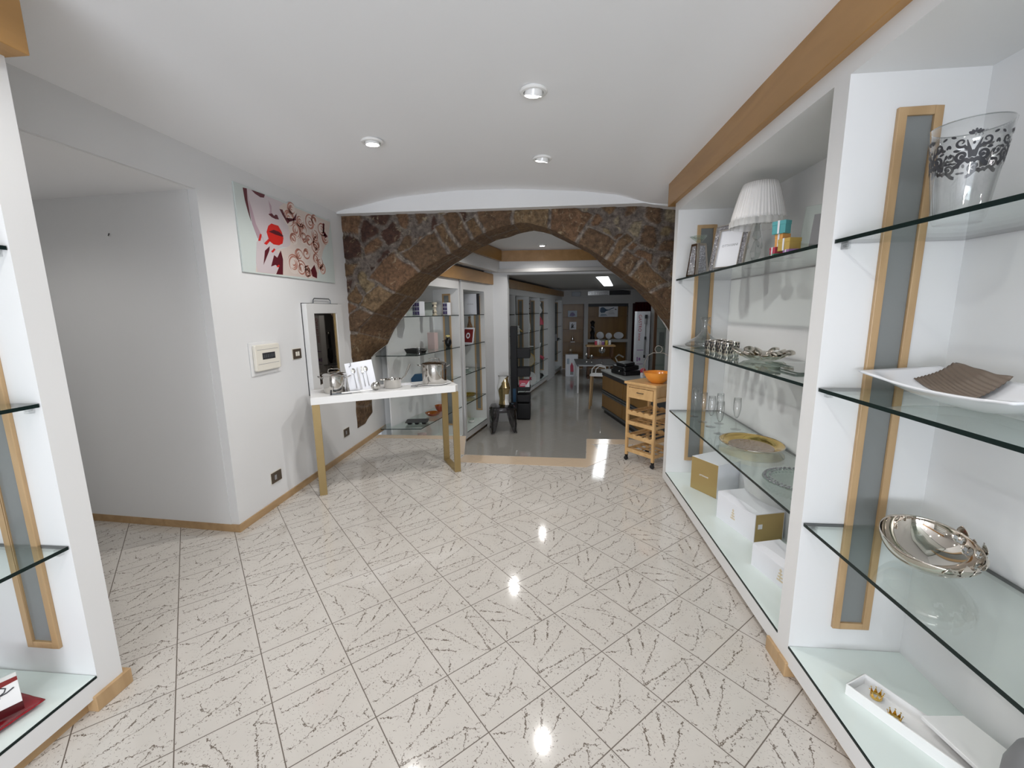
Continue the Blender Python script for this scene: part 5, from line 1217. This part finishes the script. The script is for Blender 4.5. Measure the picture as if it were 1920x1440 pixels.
fig('box','grey square box on the third shelf of the last far cabinet','box',7.75,-.12,ZF[2],[('body',MB().box(-.13,-.13,0,.13,.13,.22),'grey',False)])
fig('bowl','small black bowl at the front of the third shelf in the last far cabinet','bowl',8.2,-.1,ZF[2],[('body',MB().lathe([(.06,0),(.14,.06),(0,.06)],18),'black',True)])

# ---- far wall casework
Yw=15.3
mb=MB(); 
for (x0,x1) in ((.20,.40),(1.14,1.28),(2.66,2.80),(3.6,3.7)): mb.box(x0,Yw+.003,ZL,x1,Yw+.3,1.765)
mb.box(.20,Yw,1.76,3.7,Yw+.3,2.05); mb.box(1.16,Yw-.01,.42,2.70,Yw+.3,.52)
mb.box(.2,Yw+.02,2.05,1.26,Yw+.3,2.24); mb.box(2.72,Yw+.02,2.05,3.7,Yw+.3,2.24); 
mb.prismf([(1.26,2.24)]+[(1.26+1.46*k/16,2.185+.052*math.sin(PI*k/16)) for k in range(17)]+[(2.72,2.24)],lambda p,q,w:(p,w,q),Yw+.02,Yw+.3)
t=T('wall_unit','white framed wall unit with ochre panels across the end of the far room','wall unit',(0,0,0)); mk('frame',mb,'dim',t)
for x0,x1,m_ in ((.40,1.14,'ochre'),(1.28,2.66,'ochre'),(2.80,3.60,'maroon')): mk('back_panel',MB().box(x0,Yw+.31,ZL,x1,Yw+.32,1.9),m_,t)
for z in (1.30,.86,.40,-.1):
    mk('shelf_board',MB().box(.40,Yw+.08,z-.01,1.14,Yw+.309,z+.01),'ochre',t)
for z in (1.33,): mk('shelf_board',MB().box(1.28,Yw+.15,z-.01,2.66,Yw+.309,z+.01),'ochre',t)
mk('dark_track',MB().box(1.28,Yw+.1,1.66,2.66,Yw+.309,1.755),'ink',t)
b=MB().box(1.28,Yw+.2,2.05,2.02,Yw+.22,2.21); mk('perforated_sheet',b,'steel',t)
b=MB()
for i in range(12):
    for j in range(3): b.lathe([(0,-.002),(.013,-.002),(.013,.0)],8,(0,0,0)); nn=len(b.v)-24; b.v[nn:]=[(1.33+.055*i+v[0],Yw+.1985+v[2],2.075+.045*j+v[1]) for v in b.v[nn:]]
mk('perforations',b,'ink',t); mk('dark_recess',MB().box(2.02,Yw+.2,2.05,2.7,Yw+.22,2.21),'ink',t)
t=T('air_vent','grey rectangular air vent above the far wall unit at its left','vent',(.70,Yw-.002,2.02)); mk('frame',MB().box(0,0,0,.32,.015,.16),'grey',t); b=MB()
for k in range(5): b.box(.02,-.006,.02+.026*k,.30,0,.030+.026*k)
mk('louvres',b,'railgrey',t)
def wt(name,lab,cat,x,y,z,parts,rz=0,rot=None):
    t=T(name,lab,cat,(x,y,z),rz,rot=rot)
    for n_,b_,m_,sm in parts: mk(n_,b_,m_,t,smooth=sm)
    return t
wt('poster','white poster picturing a black round pan, hung in the far wall unit','poster',1.66,Yw+.13,1.30,[('sheet',MB().box(0,0,0,.66,.015,.43),'paper',False),
   ('pan_picture',MB().prismf([(.04+.0,.20),(.05,.30),(.10,.335),(.17,.33),(.21,.30),(.26,.26),(.33,.25),(.42,.29),(.52,.32),(.53,.305),(.44,.27),(.33,.225),(.25,.20),(.20,.15),(.08,.14)],lambda p,q,w:(p,w,q),-.002,0),'navy',False),
   ('cap_picture',MB().prismf([(.54,.26),(.60,.235),(.62,.25),(.57,.28)],lambda p,q,w:(p,w,q),-.002,0),'ink',False),
   ('text_lines',MB().box(.34,-.002,.14,.52,0,.150).box(.34,-.002,.115,.55,0,.122).box(.34,-.002,.09,.55,0,.097).box(.34,-.002,.20,.50,0,.212),'greyink',False),
   ('blue_corner',MB().prismf([(.05,.02),(.30,.04),(.24,.10),(.08,.11)],lambda p,q,w:(p,w,q),-.002,0),'blue',False)])
wt('product_box','small white box with dark plant picture in the far wall unit','box',.64,Yw+.09,.87,[('carton',MB().box(0,0,0,.24,.06,.27),'paper',False),('picture',MB().prismf([(.05,.04),(.08,.20),(.12,.22),(.10,.14),(.17,.2),(.13,.1),(.19,.08),(.12,.06)],lambda p,q,w:(p,w,q),-.002,0),'ink',False)])
wt('framed_picture','purple and grey picture on the upper left shelf of the far wall unit','picture',.58,Yw+.09,1.312,[('sheet',MB().box(0,0,0,.32,.02,.22),'blue',False),('picture',MB().prismf([(.05,.04),(.10,.14),(.16,.17),(.22,.13),(.27,.05),(.16,.02)],lambda p,q,w:(p,w,q),-.002,0),'purple',False)])
wt('glassware','pair of clear glasses on a white tray in the far wall unit','glassware',.76,Yw+.15,.412,[('tray',MB().prism(rrect(.16,.1,.02),0,.03),'white',False),('glass',MB().shell([(.05,.03),(.055,.17)],.004,16),'clear',True),('glass',MB().shell([(.03,.17),(.035,.24)],.004,16),'clear',True)])
for k,(x,w_,e) in enumerate(((1.72,.13,1),(2.02,.11,1),(2.36,.17,.72))):
    t=T('plate',['round white plate standing upright at the left of the far shelf','smaller round white plate standing in the middle of the far shelf','oval white serving plate standing at the right of the far shelf'][k],'plate',(x,Yw+.10,.522))
    r=w_; mk('disc',MB().lathe([(0,.0),(r*.7,.0),(r,.02),(r,.028),(r*.7,.01),(0,.01)],32,sy=e).xf(Matrix.Translation((0,0,r*e))@Matrix.Rotation(rad(78),4,'X')),'porc',t,smooth=True); mk('stand',MB().box(-r*.5,-.06,0,r*.5,.05,.008),'ink',t)
wt('statuette','tall dark figure statuette at the left of the far shelf','statuette',1.45,Yw+.10,.522,[('figure',MB().lathe([(.09,0),(.06,.12),(.09,.25),(.03,.33),(.07,.42),(.05,.50),(.09,.60),(0,.66)],9),'blackm',True),('shawl',MB().tube([(-.04,-.05,.45),(.05,-.07,.40),(.08,-.05,.25)],.02,6),'grey',True)])
wt('fluorescent_light','bright rectangular fluorescent ceiling panel in the far room','ceiling light',1.35,11.1,2.238,[('diffuser',MB().box(-.12,-1.75,-.012,.12,1.75,-.004),'tube',False),('housing',MB().box(-.14,-1.78,-.004,.14,1.78,0),'white',False)],rad(-9.5))
light('fluorescent_glow','AREA',(1.35,11.1,2.215),3,(.93,.97,1.0),(0,0,rad(-9.5)),shape='RECTANGLE',size=.3,size_y=3.4)
# wooden trolley with jars
t=T('wooden_trolley','dark wood serving trolley with jars on top in front of the far wall','trolley',(1.12,13.3,ZL))
mk('top_board',MB().box(-.04,-.02,1.00,.84,.42,1.04),'pine',t)
for x in (0,.72):
    for y in (0,.34): mk('leg',MB().box(x,y,0,x+.06,y+.06,1.0),'darkwood',t)
mk('lower_shelf',MB().box(0,0,.08,.78,.40,.12),'darkwood',t); mk('middle_shelf',MB().box(0,0,.62,.78,.40,.65),'darkwood',t); mk('middle_shelf',MB().box(0,0,.36,.78,.40,.38),'darkwood',t)
for k,(x,m_,h) in enumerate(((.26,'redc',.15),(.33,'paper',.17),(.40,'pink',.13),(.48,'purplec',.12),(.58,'yellowc',.17),(.68,'paper',.14))):
    t=T('jar',['red printed jar','tall white jar','pale pink jar','purple jar','yellow jar','small white jar'][k]+' on top of the dark wood trolley in the far room','jar',(1.12+x,13.45,ZL+1.041),0,'jars on the far trolley')
    mk('jar_body',MB().lathe([(.038,0),(.042,.01),(.042,h*.8),(.035,h*.86)],16),m_,t,smooth=True); mk('lid',MB().lathe([(.036,h*.86),(.036,h),(0,h)],16),'ink' if k==4 else 'paper',t,smooth=True)
wt('product_box','large white carton with red and grey appliance picture on the far room floor','box',.46,13.8,ZL,[('carton',MB().box(0,0,0,.40,.30,.70),'paper',False),('picture',MB().prismf([(.16,.15),(.26,.15),(.25,.34),(.20,.46),(.15,.34)],lambda p,q,w:(p,w,q),-.002,0),'redc',False),('grey_patch',MB().box(.15,-.0015,.05,.25,-.0005,.30),'greyink',False),('blue_patch',MB().box(.04,-.0015,.40,.12,-.0005,.58),'blue',False)])
wt('glassware','small clear jar with cream lid on the white carton','jar',.62,13.93,ZL+.70,[('jar_body',MB().lathe([(.05,0),(.06,.10),(.03,.12)],14),'clear',True),('lid',MB().lathe([(.04,.12),(.04,.17),(0,.17)],14),'statue',True)])
# display table with silver
t=T('display_table','grey table with slim pale legs carrying silver balls in the far room','table',(.66,10.9,ZL))
mk('table_top',MB().box(-.02,-.02,.735,1.02,1.3,.75),'railgrey',t); mk('table_frame',MB().box(0,0,.705,1.0,.03,.735).box(0,0,.705,.03,1.28,.735),'cab',t)
for x in (0,.95):
    for y in (0,1.2): mk('leg',MB().box(x,y,0,x+.045,y+.045,.72),'cab',t)
for k,(x,y,r,h,st_) in enumerate(((.93,11.5,.045,.14,.02),(1.06,11.4,.05,.10,.02),(1.32,11.3,.085,.24,.014))):
    t=T('glass_ornament',['small silver ball ornament on the left of the grey far table','silver ball ornament in the middle of the grey far table','largest round silver and glass ornament on the grey far table'][k],'ornament',(x,y,ZL+.75))
    mk('foot',MB().lathe([(.045,0),(.04,.006),(.012,.012)],16),'chrome',t,smooth=True); mk('stem',MB().tube([(0,0,.01),(0,0,h)],st_*.7,8),'clear',t); mk('ball',MB().lathe([(r*math.sin(PI*i/10),h+r-r*math.cos(PI*i/10)) for i in range(11)],20),'chrome',t,smooth=True)
# kitchen island
ID=math.atan2(-.978,.21)
t=T('kitchen_island','long kitchen island with ochre drawer fronts, grey rails and pale worktop','kitchen island',(1.06,8.86,ZL),ID)
Li,Di=2.3,.62
mk('worktop',MB().box(-.03,-.03,.87,Li,Di,.90),'counter',t,bevel=.002); mk('dark_edge',MB().box(0,-.012,.79,Li-.01,Di-.02,.869),'ink',t)
mk('toe_kick',MB().box(.04,.04,0,Li-.04,Di-.04,.09),'ink',t); mk('carcass',MB().box(.01,.012,.09,Li-.02,Di-.02,.788),'railgrey',t)
for k in range(2):
    x0=.012+k*1.14
    for z0,z1 in ((.50,.785),(.14,.40)): mk('drawer_front',MB().box(x0,-.006,z0,x0+1.12,.011,z1),'ochre',t,bevel=.002)
    for z in (.405,.450): mk('rail_handle',MB().box(x0,-.018,z,x0+1.12,.011,z+.035),'railgrey',t,bevel=.003)
mk('bottom_rail',MB().box(.012,-.012,.09,Li-.02,.011,.135),'railgrey',t)
t=T('electric_griddle','black kitchen appliance with hinged lid and chrome knob on the island','appliance',(1.43,8.28,ZL+.90),rad(-70)); t.scale=(1.15,1.15,1.2)
b=MB(); b.prism(rrect(.46,.34,.05),0,.07); mk('base',b,'black',t,bevel=.01); b=MB(); b.prism(rrect(.40,.30,.05),.075,.14); b.prism(rrect(.30,.22,.05),.14,.19); mk('lid',b,'black',t,bevel=.012,rot=(rad(5),0,0))
mk('handle',MB().tube([(-.22,-.03,.15),(-.28,-.05,.24),(-.2,-.03,.29),(-.1,0,.26)],.013,8),'steel',t,smooth=True); mk('knob',MB().lathe([(0,-.02),(.02,0),(0,.02)],12,(.10,-.175,.06)),'chrome',t,smooth=True); mk('badge',MB().box(-.10,-.152,.09,-.04,-.150,.12),'steel',t)
t=T('utensil_holder','red topped dispenser behind the bowl on the kitchen island','dispenser',(1.66,7.85,ZL+.90)); mk('body',MB().lathe([(.045,0),(.05,.06),(.03,.10)],16),'paper',t,smooth=True); mk('red_top',MB().lathe([(.05,.09),(.055,.13),(.03,.16),(0,.17)],16),'redc',t,smooth=True)
t=T('bottle','small cream squeeze bottle behind the orange bowl','bottle',(1.66,7.35,ZL+.90)); mk('body',MB().lathe([(.04,0),(.045,.09),(.012,.12),(.006,.17)],16),'cream',t,smooth=True); mk('cap',MB().lathe([(.006,.17),(.0,.19)],8),'cream',t)
# chair at the end of the island
t=T('bar_chair','pale bar chair with bent metal tube back at the far corner of the island','chair',(1.02,9.25,ZL),rad(-12))
mk('seat',MB().prism(rrect(.36,.34,.06),.72,.75),'cab',t,bevel=.005)
for x,y in ((-.14,-.13),(.14,-.13),(-.14,.13),(.14,.13)): mk('leg',MB().tube([(x,y,.72),(x*1.2,y*1.2,0)],lambda u:.026-.006*u,10),'strip',t,smooth=True)
mk('back_tube',MB().tube([(-.15,.0,.75),(-.14,.0,.86),(-.06,.0,.94),(.04,.0,.95),(.14,.0,.91),(.15,0,.80),(.15,0,.75)],.011,8),'cab',t,smooth=True); mk('back_tube',MB().tube([(-.08,.12,.75),(-.07,.12,.84),(.0,.12,.90),(.12,.12,.88)],.010,8),'cab',t,smooth=True)
# tall carton and curtain at the right of the far room
t=T('tall_carton','tall white carton with red vertical lettering and picture of a stick blender','box',(2.32,12.0,ZL),rad(3))
mk('carton',MB().box(0,0,0,.36,.25,2.06),'paper',t); text('lettering','GASTRO inox',.12,'redc',t,(.085,-.002,1.62),(PI/2,rad(90),0))
b=MB().tube([(.24,-.006,1.95),(.24,-.006,1.72)],.035,8).tube([(.24,-.006,1.72),(.24,-.006,1.3)],.012,8).tube([(.235,-.006,1.3),(.23,-.006,.9)],.022,8); mk('blender_picture',b,'greyink',t); mk('black_parts',MB().box(.205,-.05,1.87,.275,-.03,1.97).box(.21,-.05,1.30,.26,-.03,1.38).box(.20,-.05,.80,.25,-.03,.88),'ink',t)
mk('fine_print',MB().box(.03,-.002,1.0,.20,-.001,1.02).box(.03,-.002,.70,.06,-.001,.82).box(.08,-.002,.72,.13,-.001,.80).box(.03,-.002,.62,.2,-.001,.635),'purplec',t)
t=T('curtain','dark red curtain at the right end of the far wall','curtain',(2.84,15.1,ZL))
b=MB(); b.grid(lambda u,v:(.62*u,.03*math.sin(u*40),2.36*v),60,4); mk('fabric',b,'maroon',t,smooth=True,solid=.004)
wt('wall_sconce','black wall hook panel with small chrome ball beside the white carton','rack',2.56,12.9,ZL,[('post',MB().box(-.03,0,0,.03,.05,1.55),'blackm',False),('ball',MB().lathe([(.05*math.sin(PI*i/8),-.05*math.cos(PI*i/8)) for i in range(9)],14,(0,-.03,1.50)),'chrome',True),('bags',MB().lathe([(.05,.6),(.09,.75),(.07,1.0),(.02,1.05)],8),'blackm',True)])
# glass showcase at the right
t=T('glass_showcase','tall glass showcase with dark brown posts at the right of the far room','showcase',(2.72,11.7,ZL))
for x in (0,.75): mk('post',MB().box(x,0,0,x+.07,.07,2.2),'darkwood',t)
mk('back_panel',MB().box(.0,.42,0,.82,.44,2.2),'dim',t)
mk('pane',MB().box(.07,.03,.1,.75,.035,2.2),'gglass',t)
for z in (.6,1.1,1.6): mk('shelf_board',MB().box(.07,.05,z,.75,.41,z+.01),'gglass',t)
mk('hanging_goods',MB().box(.20,.2,1.12,.32,.26,1.5).box(.5,.2,.62,.62,.26,.95).box(.45,.2,1.62,.6,.26,1.8),'railgrey',t)
